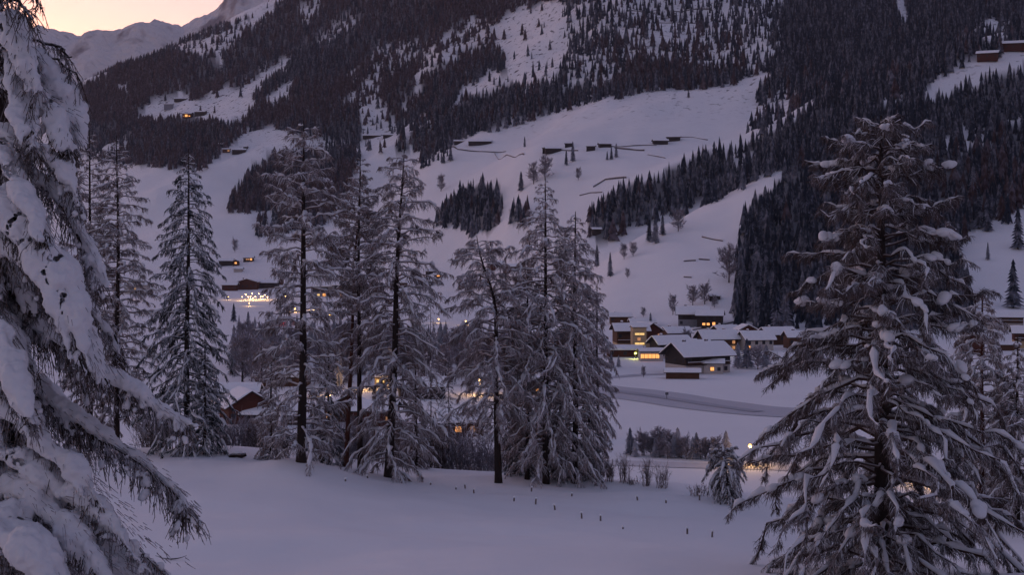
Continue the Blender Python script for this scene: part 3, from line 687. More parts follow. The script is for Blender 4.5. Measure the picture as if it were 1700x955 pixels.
# ------------------------------------------------------------------ distant forest
def spruce_template(rg, tiers, pts, trunk=True):
    """unit height, pointed tiers with ragged skirts; returns V, T"""
    V = []; T = []
    for k in range(tiers):
        z0 = .04+.92*(k/tiers)**1.0; z1 = min(1.0, z0+1.75/tiers); r = (1-z0)**.85*.13*rg.uniform(.85, 1.15)+.012
        c = len(V); V.append((0, 0, z1 if k < tiers-1 else 1.0)); ph = rg.uniform(0, 6)
        for i in range(pts*2):
            a = ph+math.pi*i/pts; rr = r*(rg.uniform(.85, 1.2) if i % 2 == 0 else rg.uniform(.4, .62)); V.append((rr*math.cos(a), rr*math.sin(a), z0-(.25/tiers if i % 2 == 0 else -.25/tiers)*rg.uniform(.5, 1)))
        for i in range(pts*2): T.append((c, c+1+i, c+1+(i+1) % (pts*2)))
    return np.array(V, float), np.array(T)

rgf = np.random.default_rng(5)
def forest_points():
    xs = []; 
    Y = np.arange(400, 2900, 5.7)
    for y in Y:
        x0, x1 = (-60-850)/F0*y, (1790-850)/F0*y
        n = int((x1-x0)/5.7); x = x0+(np.arange(n)+rgf.uniform(0, 1, n))*5.7
        xs.append(np.stack([x, y+rgf.uniform(-3, 3, n)], 1))
    P = np.concatenate(xs); z = height(P[:, 0], P[:, 1]); px, py = proj(P[:, 0], P[:, 1], z)
    h = rgf.uniform(8, 15, len(P)) + 7*rgf.random(len(P))**2.5; hp = h*F0/P[:, 1]
    d = fdens(px, py-hp*.45, P[:, 0], P[:, 1])
    keep = (rgf.random(len(P)) < d*np.where(P[:, 1] > 2200, .75, .95)) & (py > -70) & ((P[:, 1] > 600) | (px < 1000))
    return P[keep], z[keep], h[keep], px[keep], py[keep]
FP, FZ, FH, FPX, FPY = forest_points()
ok_ = np.ones(len(FP), bool)
for bx_, by_, bw_ in ((312,196,22),(333,192,22),(280,182,18),(300,168,22),(376,254,16),(397,255,26),(1640,101,36),(1688,84,46),(618,229,32),(647,228,26),(763,238,22),(797,240,40),(990,390,16)):
    ok_ &= ~((np.abs(FPX-bx_) < bw_/2+3) & (FPY > by_-3) & (FPY-FH*F0/FP[:, 1] < by_-1))
FP, FZ, FH, FPX, FPY = FP[ok_], FZ[ok_], FH[ok_], FPX[ok_], FPY[ok_]
# visibility test against the ground: keep a running minimum of rows along each column
vis_cols = {}
def visible(px, y, rowtop):
    k = int(round(px/20)); 
    if k not in vis_cols: d, rows = terr_col(k*20); vis_cols[k] = (d, np.minimum.accumulate(rows))
    d, mn = vis_cols[k]; i = min(np.searchsorted(d, y-5), len(d)-1); return rowtop < mn[max(i-1, 0)]
vis = np.array([visible(a, b, c-h*F0/b) for a, b, c, h in zip(FPX, FP[:, 1], FPY, FH)])
FP, FZ, FH, FPX, FPY = FP[vis], FZ[vis], FH[vis], FPX[vis], FPY[vis]
inv = (FPX > 0) & (FPX < 1700) & (FPY > 0)
order = np.argsort(np.where(inv, FP[:, 1]/FH, 1e9)); NIND = 215
ind, rest = order[:NIND], order[NIND:]
print('forest trees', len(FP))
# mass of the far trees, one mesh
def mass(name, sel, label, cat):
    tmpl = [spruce_template(rgf, 3, 4) for _ in range(6)]
    Vs, Ts, Ms = [], [], []; off = 0
    kinds = rgf.integers(0, 6, len(sel))
    lar = vnoise(FP[sel, 0]/170, FP[sel, 1]/200, 51) + 0.22*rgf.normal(0, 1, len(sel)) + np.where((FPX[sel] < 900) & (FPY[sel] < 210), .16, -.18) 
    for k in range(6):
        s_ = sel[kinds == k]; lr_ = lar[kinds == k]; tv, tt = tmpl[k]; n = len(s_); a_ = rgf.uniform(0, 6.28, n); ca, sa = np.cos(a_), np.sin(a_)
        h = FH[s_]; wd = h*np.where(lr_ > .12, rgf.uniform(1.3, 2.3, n), rgf.uniform(.9, 1.7, n))
        X = (tv[None, :, 0]*ca[:, None]-tv[None, :, 1]*sa[:, None])*wd[:, None]+FP[s_, 0][:, None]
        Yy = (tv[None, :, 0]*sa[:, None]+tv[None, :, 1]*ca[:, None])*wd[:, None]+FP[s_, 1][:, None]
        Z = tv[None, :, 2]*h[:, None]+FZ[s_][:, None]-.5
        Vs.append(np.stack([X, Yy, Z], -1).reshape(-1, 3)); Ts.append((tt[None]+(np.arange(n)*len(tv))[:, None, None]).reshape(-1, 3)+off); off += n*len(tv)
        mi = np.where(lr_ > .12, 2, np.where(rgf.random(n) < .45, 1, 0)); mi = np.where((FPY[s_] > 520) & (FPX[s_] < 1000), 3, mi); Ms.append(np.repeat(mi, len(tt)))
    o = link(bpy.data.objects.new(name, npmesh(name, np.concatenate(Vs), [np.concatenate(Ts)], [M['farneedle'], M['farneedle2'], M['farlarch'], M['needlegrey']], np.concatenate(Ms))))
    tag(o, label, cat, kind='stuff')
mass('mountain_forest', rest, 'dark conifer forest covering the mountain side in dense patches', 'forest')

# individual spruces: five shared shapes, trunk + crown each
SPR = []; SPRF = []
def spr_meshes():
    for i in range(6):
        rg = np.random.default_rng(100+i); tv, tt = spruce_template(rg, 13, 8)
        tv[:, :2] *= 1.1
        cm = npmesh('spruce_crown', tv, [tt], [M['farneedle' if i % 3 else 'farneedle2']])
        tb = MB(); tb.tube([(0, 0, -.05), (0, 0, .12), (0, 0, .8)], [.016, .013, .004], 6); SPR.append((cm, tb.mesh('spruce_trunk', M['bark'])))
        cf = cm.copy(); cf.materials[0] = M['needlegrey']; SPRF.append((cf, SPR[-1][1]))
spr_meshes()
frosty = []
def frosty_meshes():
    """leafless broad-leaved crowns covered in rime, unit height"""
    for i in range(5):
        rg = np.random.default_rng(200+i); nb = 60; K = 6; u = np.linspace(0, 1, K)
        t = rg.uniform(.08, .78, nb); a = rg.uniform(0, 6.28, nb); L = rg.uniform(.16, .42, nb)*(1.1-.6*t); up_ = rg.uniform(.3, 1.2, nb)
        P = np.zeros((nb, K, 3)); o = L[:, None]*u*(1-.25*u); P[..., 0] = np.cos(a)[:, None]*o; P[..., 1] = np.sin(a)[:, None]*o; P[..., 2] = t[:, None]+L[:, None]*up_[:, None]*u
        P += rg.normal(0, .008, P.shape); b = Buf(); b.add(*tubes(P, (.006*(1-.6*u))[None]*np.ones((nb, 1)), 4))
        n = nb*18; ti = np.repeat(np.arange(nb), 18); p, d = samp(P[ti], rg.uniform(.2, 1, (n, 1))); p, d = p[:, 0], d[:, 0]
        dd = nrm(d*.6+rg.normal(0, .6, (n, 3))+np.array([0, 0, .2])); l = rg.uniform(.04, .12, n); v = np.linspace(0, 1, 3)
        b.add(*tubes(p[:, None]+dd[:, None]*(l[:, None]*v)[..., None], (.0058*(1-.5*v))[None]*np.ones((n, 1)), 3))
        cm = npmesh('frosted_crown', np.concatenate(b.V), [np.concatenate(b.Q)], [M['rime']])
        tb = MB(); tb.tube([(0, 0, -.05), (.01, 0, .3), (0, .01, .85)], [.018, .013, .003], 6); frosty.append((cm, tb.mesh('frosted_trunk', M['bark'])))
frosty_meshes()
def place_tree(loc, H, wd, shapes, k, name, label, cat, group, rz):
    o = empty(name, loc, rz); tag(o, label, cat, group); cm, tm = shapes[k % len(shapes)]
    for nm, ms in (('trunk', tm), ('crown', cm)):
        c = bpy.data.objects.new(nm, ms); link(c, o); c.scale = (H*wd, H*wd, H)
    return o
for j, i in enumerate(ind):
    lab = ('dark spruce standing in the wood on the slope right of the village' if FPX[i] > 1200 else
           'spruce in the low frosted wood behind the houses on the valley floor' if FPY[i] > 520 else
           'dark spruce in the band of wood climbing beside the open snowy slope' if FPX[i] > 900 else 'dark spruce in the small wood on the snowy hillside')
    if 520 < FPY[i] and FPX[i] < 1000 and j % 2:
        fl = 'rimed leafless tree in the low wood behind the houses on the valley floor'
        place_tree((FP[i, 0], FP[i, 1], FZ[i]-.2), FH[i]*.8, rgf.uniform(.9, 1.3), frosty, j, 'frosted_tree', fl, 'frosted tree', 'rimed trees in the low wood', rgf.uniform(0, 6)); continue
    place_tree((FP[i, 0], FP[i, 1], FZ[i]-.2), FH[i]*(.75 if FPY[i] > 520 and FPX[i] < 1000 else 1.08), rgf.uniform(1.0, 1.35), SPRF if FPY[i] > 520 and FPX[i] < 1000 else SPR, j, 'spruce_tree', lab, 'spruce tree', lab.replace('dark spruce', 'dark spruces').replace('spruce in', 'spruces in'), rgf.uniform(0, 6))

FR = [(f, t) for f, t in frosty]
# lone trees that can be told apart: px, base row, height in photo pixels, kind, label
LONE = [
 (1143,163,16,'s','lone dark spruce near the top of the wide snowy slope under the forest'),
 (868,208,20,'s','small dark spruce left of the wide slope, just below the forest edge'), (871,245,18,'s','small spruce just above the barn row terrace, left of its middle'), 
 (732,318,30,'f','lone frosted larch on the slope left of the small wood'), (748,268,26,'s','dark spruce just below the terrace road, left end'),
 (865,318,34,'s','dark pointed spruce in the gully between two snowy spurs'), (886,306,40,'f','frosted tree beside the gully spruce'), (905,300,44,'f','tall frosted tree above the gully spruce'),
 (940,275,26,'s','left of two dark spruces under the barn row'), (951,268,34,'s','right and taller of two dark spruces under the barn row'),
 (1008,266,16,'s','left of three little spruces below the terrace'), (1015,266,22,'s','middle of three little spruces below the terrace'), (1023,262,24,'s','right of three little spruces below the terrace'),
 (960,300,22,'f','lone frosted tree on the slope below the barn row'),
 (1078,402,40,'s','left spruce of the cluster on the open slope'), (1088,405,50,'s','tallest spruce of the cluster on the open slope'), (1100,392,36,'s','right spruce of the cluster on the open slope'), (1126,385,40,'f','frosted tree right of the spruce cluster on the open slope'),
 (1036,431,28,'f','frosted round-topped tree low on the open slope, left one'), (1051,426,26,'f','frosted round-topped tree low on the open slope, right one'),
 (991,444,38,'s','dark spruce at the foot of the open slope, left one'), (1013,460,42,'s','dark spruce at the foot of the open slope, right one'),
 (1042,462,18,'f','faint little frosted tree at the foot of the open slope'),
 (1117,524,36,'f','frosted bare tree left of the dark lodge'), (1150,508,36,'f','frosted tree behind the dark lodge, left'), (1170,506,38,'f','frosted tree behind the dark lodge, right'), (1186,512,24,'f','low frosted tree behind the right end of the dark lodge'),
 (1068,527,18,'f','lone small frosted tree above the village roofs'), (1137,543,30,'s','narrow spruce before the left end of the dark lodge'), (1159,545,26,'s','narrow spruce before the middle of the dark lodge'),
 (390,420,24,'f','lone frosted tree on the snow slope above the far village'), (388,535,32,'s','pointed spruce in front of the floodlit yard'), (412,545,28,'s','small spruce right of the pointed one, before the floodlit yard'),
 (1640,432,30,'s','small dark spruce on the right-hand meadow'), (1682,512,82,'s','big dark spruce above the right-hand houses'), (1690,415,72,'s','dark spruce at the upper corner of the right-hand meadow'),
 (1015,612,24,'s','small dark spruce left of the greenish lamp'), (1027,610,20,'s','small dark spruce right next to the greenish lamp'), (1068,627,20,'f','thin frosted tree on the field before the village'),
 (1046,756,46,'s','dark pointed spruce at the left end of the valley hedge row'), (1066,757,44,'f','bushy frosted tree in the hedge row, next to its first spruce'), (1085,757,42,'f','frosted tree in the left half of the hedge row'),
 (1095,757,52,'f','tallest frosted tree of the hedge row'), (1113,760,46,'f','frosted tree left of the second spruce in the hedge row'), (1125,760,50,'s','second dark spruce of the hedge row'), (1138,760,38,'f','frosted tree right of the second spruce in the hedge row'),
 (1156,762,44,'s','third spruce of the hedge row, slim'), (1172,763,38,'f','frosted tree near the right end of the hedge row'), (1188,764,42,'f','frosted tree at the right end of the hedge row'), (1205,765,50,'s','dark spruce closing the hedge row on the right'),
 (1225,612,44,'s','dark frosted spruce right of the large chalet'), (1240,612,50,'s','tall spruce before the rightmost village house'), (1258,614,44,'f','frosted tree in the garden right of the large chalet'), (1272,612,40,'s','spruce at the right end of the village'),
 (1080,545,26,'s','slim spruce beside the stairwell building'), (1140,575,30,'f','rimed tree among the village roofs'),
 (452,612,60,'f','rimed tree behind the broad larch, left'), (480,615,55,'s','frosted spruce behind the broad larch'), (415,610,52,'f','rimed tree right of the dense dark spruce'), (395,606,56,'s','frosted spruce at the left end of the valley wood'),
 (436,606,58,'s','grey spruce in the valley wood, left part'), (530,612,58,'f','rimed tree right of the broad larch trunk'), (556,610,50,'s','spruce behind the reddish trunk'), (618,606,54,'f','rimed tree between the pair and the full larch'), (668,610,56,'f','rimed tree behind the full larch'),
 (715,604,54,'s','spruce in the valley wood left of the bent larch'), (738,603,46,'f','rimed tree in the valley wood left of the bent larch'), (760,602,44,'s','short spruce behind the bent larch crown'),
 (1098,758,36,'s','short spruce in the middle of the hedge row'), (432,668,22,'f','small rimed bush-like tree by the snowy roofs'),
 (405,648,16,'s','tiny spruce on the snowfield above the red-brown barn, left'), (418,644,18,'s','tiny spruce on the snowfield above the red-brown barn, right'),
 (1210,470,70,'f','tall rimed tree at the lower edge of the right-hand wood'),
]
SLAB = lambda t: t.replace('left of two dark spruces', 'left one of two dark spruces').replace('right and taller', 'right and taller one')
for j, (px, py, hp, kd, lab) in enumerate(LONE):
    g = ground_at(px, py, 210); H = hp*g.y/F0
    hr = 1.6 if (740 < py < 770 or 600 < py < 620) else 1.0
    if kd == 's': place_tree(g, H, hr*rgf.uniform(1.05, 1.4), SPRF if hr > 1 and j % 3 else SPR, j, 'spruce_tree', SLAB(lab), 'spruce tree', 'lone spruces', rgf.uniform(0, 6))
    else: place_tree(g, H, (1.15 if hr > 1 else 1)*rgf.uniform(.9, 1.2), frosty, j, 'frosted_tree', lab, 'frosted tree', 'rimed leafless trees', rgf.uniform(0, 6))

for j in range(16):
    px = 1046+j*10.5+rgf.uniform(-3, 3); g = ground_at(px, 757+j*.6+rgf.uniform(-2, 2), 220); H = rgf.uniform(24, 42)*g.y/F0
    if j % 3 == 1: place_tree(g, H*1.15, 1.7, SPRF, j, 'spruce_tree', 'small rimed spruce filling the hedge row in the valley', 'spruce tree', 'rimed spruces filling the hedge row', rgf.uniform(0, 6))
    else: place_tree(g, H, 1.3, frosty, j, 'frosted_tree', 'low rimed bushy tree filling the hedge row in the valley', 'frosted tree', 'rimed bushy trees filling the hedge row', rgf.uniform(0, 6))
# shrubs: thin stems in a fan
def shrub(g, H, wd, n, seed, label, mat='twig', r=.012, name='bare_shrub'):
    rg = np.random.default_rng(seed); K = 6; u = np.linspace(0, 1, K); a = rg.uniform(0, 6.28, n); sp = rg.uniform(.05, .5, n)*wd; h = H*rg.uniform(.5, 1, n)
    P = np.zeros((n, K, 3)); P[..., 0] = rg.normal(0, wd*.18, n)[:, None]+(np.cos(a)*sp)[:, None]*u**1.3; P[..., 1] = rg.normal(0, wd*.18, n)[:, None]+(np.sin(a)*sp)[:, None]*u**1.3; P[..., 2] = h[:, None]*u-.1
    P += rg.normal(0, .012*H, P.shape); b = Buf(); b.add(*tubes(P, (r*(1.2-.8*u))[None]*np.ones((n, 1)), 4))
    m = n*12; ti = np.repeat(np.arange(n), 12); p, d = samp(P[ti], rg.uniform(.25, 1, (m, 1))); p, d = p[:, 0], d[:, 0]
    dd = nrm(d*.8+rg.normal(0, .5, (m, 3))); l = rg.uniform(.08, .22, m)*H; v = np.linspace(0, 1, 3)
    b.add(*tubes(p[:, None]+dd[:, None]*(l[:, None]*v)[..., None], (r*.75*(1-.4*v))[None]*np.ones((m, 1)), 3))
    root = empty(name, g); tag(root, label, 'shrub', 'leafless shrubs at the field edge'); b.obj('stems', M[mat], root)
for i, (px, py, hp, wp, lab) in enumerate(((1012,800,45,20,'thin leafless shrub right beside the larch clump'), (1036,802,50,26,'taller leafless shrub near the larch clump'), (1074,808,48,24,'leafless shrub in the middle of the gap'), (1100,812,44,26,'rightmost leafless shrub on the field edge'),
        (1050,806,16,24,'low snowed-in bush between two leafless shrubs'), (1160,824,24,40,'low bush at the edge left of the bent sapling'), (1190,828,30,30,'twiggy bush beside the bent sapling'))):
    g = ground_at(px, py); m_ = g.y/F0; shrub(g, hp*m_, wp*m_, 26, 300+i, lab, 'twig')
for i, (px, hp, wp, lab) in enumerate(((400,55,50,'dark twiggy hedge bush in front of the red-brown barn'), (432,48,46,'dark hedge bush right of the red-brown barn'), (470,44,46,'hedge bush beside the broad larch trunk'), (560,60,60,'thicket of dark twigs by the reddish trunk'), (620,62,60,'thicket of dark twigs between the pair and the thick trunk'),
        (700,60,60,'twiggy thicket behind the snow mound'), (765,66,60,'dense dark thicket left of the bare trunk'), (850,56,60,'dark thicket at the foot of the right-hand clump'), (940,50,60,'twiggy thicket between the right-hand trunks'), (375,50,40,'dark bush at the foot of the dense spruce'), (1660,70,60,'dark bush at the right edge under the larches'), (255,60,50,'dark bush left of the dense spruce foot'), (520,60,56,'pale rimed thicket right of the broad larch trunk'), (665,66,56,'rimed thicket behind the thick leaning trunk'), (735,74,60,'tall rimed thicket right of the snow mound'), (805,60,56,'rimed thicket touching the bare larch trunk'), (885,56,50,'rimed thicket between the small spruces of the clump'), (980,48,40,'pale rimed thicket at the right end of the clump'), (590,66,50,'rimed thicket right behind the slim larch pair'))):
    g = at(px, 110 if px < 1500 else 80); m_ = g.y/F0; shrub(g, hp*m_*1.25, wp*m_*1.2, 90, 330+i, lab, ('rime', 'twig', 'twigdark')[i % 3] if px < 1500 else 'twigdark', .016, 'hedge_bush')

# ------------------------------------------------------------------ houses
def house(px, py, w_, dp, h, rz=0, pitch=.45, wall='wood_brown', base='plaster', label='', name='chalet', cat='chalet', wins=(), balcony=False, chim=1, over=1.0, snow=.45, ridge='x', baseh=.0, hmin=220, group=None, door=False, chimw=.5):
    """w_: length along local x, facing side is local -y; ridge runs along x or y"""
    g = ground_at(px, py, hmin); root = empty(name, g, R(rz)); tag(root, label, cat, group)
    sp = (dp if ridge == 'x' else w_)/2; rise = sp*pitch
    b = MB(); X, Y = w_/2, dp/2
    z0 = h*baseh if baseh else -1.6
    def body(zz0, zz1, gable):
        b_ = MB(); b_.box(-X, X, -Y, Y, zz0, zz1)
        if gable:
            if ridge == 'x': b_.add([(-X,-Y,zz1),(-X,Y,zz1),(-X,0,zz1+rise),(X,-Y,zz1),(X,Y,zz1),(X,0,zz1+rise)], [(0,3,5,2),(1,2,5,4)], [(0,2,1),(3,4,5)])
            else: b_.add([(-X,-Y,zz1),(X,-Y,zz1),(0,-Y,zz1+rise),(-X,Y,zz1),(X,Y,zz1),(0,Y,zz1+rise)], [(0,2,5,3),(1,4,5,2)], [(0,1,2),(3,5,4)])
        return b_
    if baseh:
        bb = MB(); bb.box(-X+.04, X-.04, -Y+.04, Y-.04, -1.6, h*baseh); bb.build('ground_floor', M[base], root)
    body(z0, h, True).build('wall', M[wall], root)
    def roofsl(off, th, ov, nseg=1, name='roof', mat=None, parent=None, round_=False):
        A = (X if ridge == 'x' else Y)+ov; B = sp+ov; rb = MB(); prof = []
        nn = 8 if round_ else 1
        for i in range(-nn, nn+1):
            s_ = i/nn; y_ = s_*B; z_ = h+rise-abs(y_)*pitch*1.0+off
            if round_: z_ = h+rise-math.sqrt(y_*y_+(.1*B)**2)*pitch+off-.55*th*max(0, (abs(s_)-.8)/.2)**2
            prof.append((y_, z_))
        low = [(y_, h+rise-abs(y_)*pitch+(off if not round_ else off-0.0)) for y_, _ in prof]
        Vv = []; nL = 7 if round_ else 2
        for j in range(nL):
            x_ = -A+2*A*j/(nL-1)
            for (y_, z_), (yl, zl) in zip(prof, low):
                e = .9 if (round_ and j in (0, nL-1)) else 1; zz = z_+th*e*(1+(.16*float(vnoise(x_*.6+px, y_*.7+py, 7)) if round_ else 0))
                Vv.append((x_, y_, zz)); Vv.append((x_, yl, zl))
        n2_ = len(prof); I = lambda j, i, k: (j*n2_+i)*2+k; Qd = []
        for j in range(nL-1):
            for i in range(n2_-1): Qd += [(I(j,i,0), I(j+1,i,0), I(j+1,i+1,0), I(j,i+1,0)), (I(j,i,1), I(j,i+1,1), I(j+1,i+1,1), I(j+1,i,1))]
            Qd += [(I(j,0,0), I(j,0,1), I(j+1,0,1), I(j+1,0,0)), (I(j,n2_-1,0), I(j+1,n2_-1,0), I(j+1,n2_-1,1), I(j,n2_-1,1))]
        for i in range(n2_-1): Qd += [(I(0,i,0), I(0,i+1,0), I(0,i+1,1), I(0,i,1)), (I(nL-1,i,0), I(nL-1,i,1), I(nL-1,i+1,1), I(nL-1,i+1,0))]
        Vv = np.array(Vv)
        if ridge == 'y': Vv = Vv[:, [1, 0, 2]]; Qd = [q_[::-1] for q_ in Qd]
        rb.add(Vv, Qd); return rb.build(name, mat, parent, False)
    rf = roofsl(.02, .18, over, name='roof', mat=M['wood_dark'], parent=root)
    roofsl(.21, snow, over-.06, name='roof_snow', mat=M['roofsnow'], parent=rf, round_=True)
    for c in range(chim):
        cb = MB(); cx = (-.25+.5*c)*w_; cy = .12*dp; zt = h+rise+.9
        cw = chimw; cb.box(cx-cw, cx+cw, cy-cw*.8, cy+cw*.8, h+rise*.5, zt); ch = cb.build('chimney', M['stone'], rf)
        c2 = MB(); c2.ball((cx, cy, zt), cw*1.15, sq=(1, 1, .55)); c2.build('snow_cap', M['roofsnow'], ch, True)
    for (f, u, z_, ww, wh, k) in wins:       # f: F front, L left, R right; u centre -1..1; z centre
        mt = {'l': 'lit', 's': 'litsoft', 'y': 'lityellow', 'd': 'glass'}[k]
        fb = MB(); pb = MB(); e = .07; t_ = .06
        def bx(B_, a0, a1, z0_, z1_, o0, o1):
            if f == 'F': B_.box(a0, a1, -Y-o1, -Y-o0, z0_, z1_)
            elif f == 'L': B_.box(-X-o1, -X-o0, a0, a1, z0_, z1_)
            else: B_.box(X+o0, X+o1, a0, a1, z0_, z1_)
        c_ = u*(X if f == 'F' else Y)
        bx(fb, c_-ww/2-e, c_+ww/2+e, z_+wh/2, z_+wh/2+e, 0, t_); bx(fb, c_-ww/2-e, c_+ww/2+e, z_-wh/2-e, z_-wh/2, 0, t_+.05)
        bx(fb, c_-ww/2-e, c_-ww/2, z_-wh/2, z_+wh/2, 0, t_); bx(fb, c_+ww/2, c_+ww/2+e, z_-wh/2, z_+wh/2, 0, t_); bx(fb, c_-.03, c_+.03, z_-wh/2, z_+wh/2, .02, t_)
        wo = fb.build('window', M['frame'], root); bx(pb, c_-ww/2, c_+ww/2, z_-wh/2, z_+wh/2, .003, .02); pb.build('pane', M[mt], wo)
    if balcony:
        for lv in ([h*.45] if balcony is True else balcony):
            db = MB(); db.box(-X*.96, X*.96, -Y-1.1, -Y-.002, lv-.12, lv); dk = db.build('balcony', M['wood_dark'], root)
            rb_ = MB(); rb_.box(-X*.96, X*.96, -Y-1.1, -Y-1.04, lv+.75, lv+.95)
            for q_ in np.linspace(-X*.94, X*.94, max(6, int(w_/.5))): rb_.box(q_-.07, q_+.07, -Y-1.09, -Y-1.05, lv, lv+.75)
            rb_.build('railing', M['wood_brown'], dk)
            sb_ = MB(); sb_.box(-X*.97, X*.97, -Y-1.14, -Y-1.0, lv+.951, lv+1.08); sb_.build('railing_snow', M['roofsnow'], dk)
    if door:
        d_ = MB(); d_.box(-.5+door, .5+door, -Y-.05, -Y-.001, -.2, 2.0); dd_ = d_.build('door', M['wood_dark'], root)
        k_ = MB(); k_.box(door+.3, door+.36, -Y-.1, -Y-.051, .95, 1.05); k_.build('handle', M['metal'], dd_)
    return root
def glow(loc, power, color=(1, .6, .25), rad=.3, parent=None):
    l = bpy.data.lights.new('lamp_light', 'POINT'); l.energy = power; l.color = color; l.shadow_soft_size = rad
    o = bpy.data.objects.new('lamp_light', l); o.location = loc; link(o, parent); return o

def wrow(n, z_, k='d', f='F', w_=1.1, h=1.2, lo=-.8, hi=.8, lit=()):
    return [(f, lo+(hi-lo)*i/max(n-1, 1), z_, w_, h, lit[i] if i < len(lit) else k) for i in range(n)]

# village centre
house(1158, 618, 17, 12, 6.2, rz=26, pitch=.55, wall='wood_dark', base='plaster', baseh=.45, wins=wrow(4, 4.3)+wrow(3, 1.4, lit='ddd')+wrow(3, 4.2, f='L'), balcony=[2.9], chim=2, over=1.6, snow=.6, label='large dark timber chalet with a long snowy roof and two small chimneys', door=2)
house(1184, 620, 6, 6, 3.4, rz=-8, pitch=.3, wall='plaster', wins=[('F', -.1, 1.6, 1.1, 1.1, 'l'), ('F', .6, 1.6, .9, 1.0, 'd')], chim=0, over=.8, label='pale annex with one lit window at the right end of the large chalet', name='annex', cat='annex', snow=.4)
house(1133, 629, 10, 4.5, 2.0, rz=-6, pitch=.25, wall='wood_brown', chim=0, over=.7, label='low shed with snowy roof in front of the large timber chalet', name='shed', cat='shed', snow=.55)
house(1046, 583, 12, 10, 8.2, rz=6, pitch=.45, wall='wood_brown', base='plaster_ochre', baseh=.4, wins=wrow(3, 6.0, lit='dld')+wrow(3, 1.8, lit='dld')+wrow(2, 5.2, f='R', lit='ds'), balcony=[3.6, 6.8], chim=1, over=1.2, label='tall brown timber house beside the yellow-lit stairwell', name='apartment_house', cat='house')
house(1060, 588, 5.2, 4.5, 10.0, rz=6, pitch=.15, wall='plaster_ochre', wins=[('F', 0, 7.6, 3.6, .8, 'y'), ('F', 0, 4.0, 3.6, .8, 'y'), ('F', -.1, 5.7, 1.2, 1.2, 's'), ('F', .5, 2.0, 1.1, 1.6, 's')], chim=0, over=.4, label='ochre stairwell tower with two bands of yellow light', name='stairwell_tower', cat='tower')
house(1072, 578, 7.5, 11, 7.4, rz=22, ridge='y', pitch=.65, wall='wood_red', base='plaster_ochre', baseh=.35, wins=wrow(2, 5.2, lit='ss')+wrow(2, 1.6), chim=0, over=1.0, label='red-brown gabled house right behind the stairwell tower')
house(1036, 592, 12, 6, 2.6, rz=3, pitch=.3, wall='wood_red', wins=wrow(3, 1.4), chim=0, over=.8, snow=.7, label='long low building with snowy roof in front of the stairwell tower', name='low_building', cat='building')
house(1080, 599, 8, 6, 3.4, rz=4, pitch=.2, wall='plaster', wins=wrow(5, 1.8, k='l', w_=1.15, h=1.5, lo=-.85, hi=.5), chim=1, over=.6, snow=.5, label='flat annex with a bright orange window band', name='lit_pavilion', cat='pavilion')
house(1112, 594, 12, 9, 5.4, rz=18, pitch=.5, wall='wood_dark', base='plaster', baseh=.5, wins=wrow(3, 1.6), chim=1, over=1.2, snow=.6, label='wide snowy-roofed house behind the large timber chalet, left')
house(1086, 575, 6, 5, 4.2, rz=0, ridge='y', pitch=.9, wall='wood_dark', wins=[('F', 0, 5.0, 1.5, 1.6, 'l')], chim=0, over=.9, snow=.4, label='little house with a glowing gable window above the village roofs', name='cottage', cat='cottage')
house(1122, 568, 10, 8, 4.0, rz=18, pitch=.45, wall='wood_brown', wins=wrow(3, 2.2), chim=1, over=1.0, snow=.6, label='snowy-roofed house behind the rimed tree in the middle of the village')
house(1157, 586, 9, 6, 3.2, rz=2, pitch=.45, wall='plaster', wins=wrow(2, 1.7), chim=0, over=.7, snow=.55, label='small pale house between the twin-chimneyed chalet and the large chalet', name='cottage', cat='cottage')
house(1190, 582, 13, 9, 5.0, rz=12, pitch=.55, wall='wood_brown', base='plaster_ochre', baseh=.45, wins=wrow(3, 3.4, lit='dds')+wrow(3, 1.3, lit='dls'), chim=2, over=1.3, snow=.7, label='brown chalet with two chimneys and a lit right end')
house(1216, 577, 10, 8, 4.2, rz=-18, pitch=.5, wall='wood_brown', wins=wrow(3, 2.6, lit='dsd'), chim=1, over=1.1, snow=.6, label='brown chalet between the twin-chimneyed chalet and the small red-brown house')
house(1204, 561, 9, 7, 3.2, rz=20, pitch=.5, wall='wood_dark', wins=wrow(2, 1.8), chim=1, over=1.0, snow=.6, label='dark snowed-in house behind the twin-chimneyed chalet', name='cottage', cat='cottage')
house(1290, 572, 12, 9, 4.4, rz=16, pitch=.5, wall='wood_brown', wins=wrow(3, 2.6, lit='ddl'), chim=1, over=1.1, snow=.6, label='chalet with a warm window half hidden by the left boughs of the near larch')
house(1254, 582, 11, 9, 4.6, rz=14, pitch=.55, wall='plaster', wins=wrow(4, 3.2)+[('F', -.85, 1.4, 1.2, 1.3, 'l')], chim=1, over=1.1, snow=.65, label='pale house with a lit left window at the right end of the village')
house(1238, 568, 7, 6, 5.2, rz=10, ridge='y', pitch=.5, wall='wood_red', wins=wrow(2, 3.2), chim=0, over=.9, label='small red-brown house behind the village lamp', name='cottage', cat='cottage')
house(1150, 541, 13, 9, 5.6, rz=-6, pitch=.6, wall='wood_dark', base='plaster_grey', baseh=.5, wins=wrow(3, 3.9)+wrow(2, 1.4), chim=1, over=1.3, snow=.55, label='dark lodge on the slope above the village, its main snowy-roofed block', name='lodge', cat='lodge')
house(1179, 543, 11, 9, 5.2, rz=-12, pitch=.42, wall='wood_dark', base='wood_dark', baseh=.5, wins=[('F', -.45, 1.3, 1.2, 1.0, 'l'), ('F', -.1, 1.3, 1.2, 1.0, 'l'), ('F', .35, 1.5, 1.2, 1.3, 'l'), ('F', -.2, 3.9, .9, 1, 'd'), ('F', .4, 3.9, .9, 1, 'd')], chim=0, over=.9, snow=.3, label='right wing of the dark lodge with three lit windows', name='lodge_wing', cat='lodge')
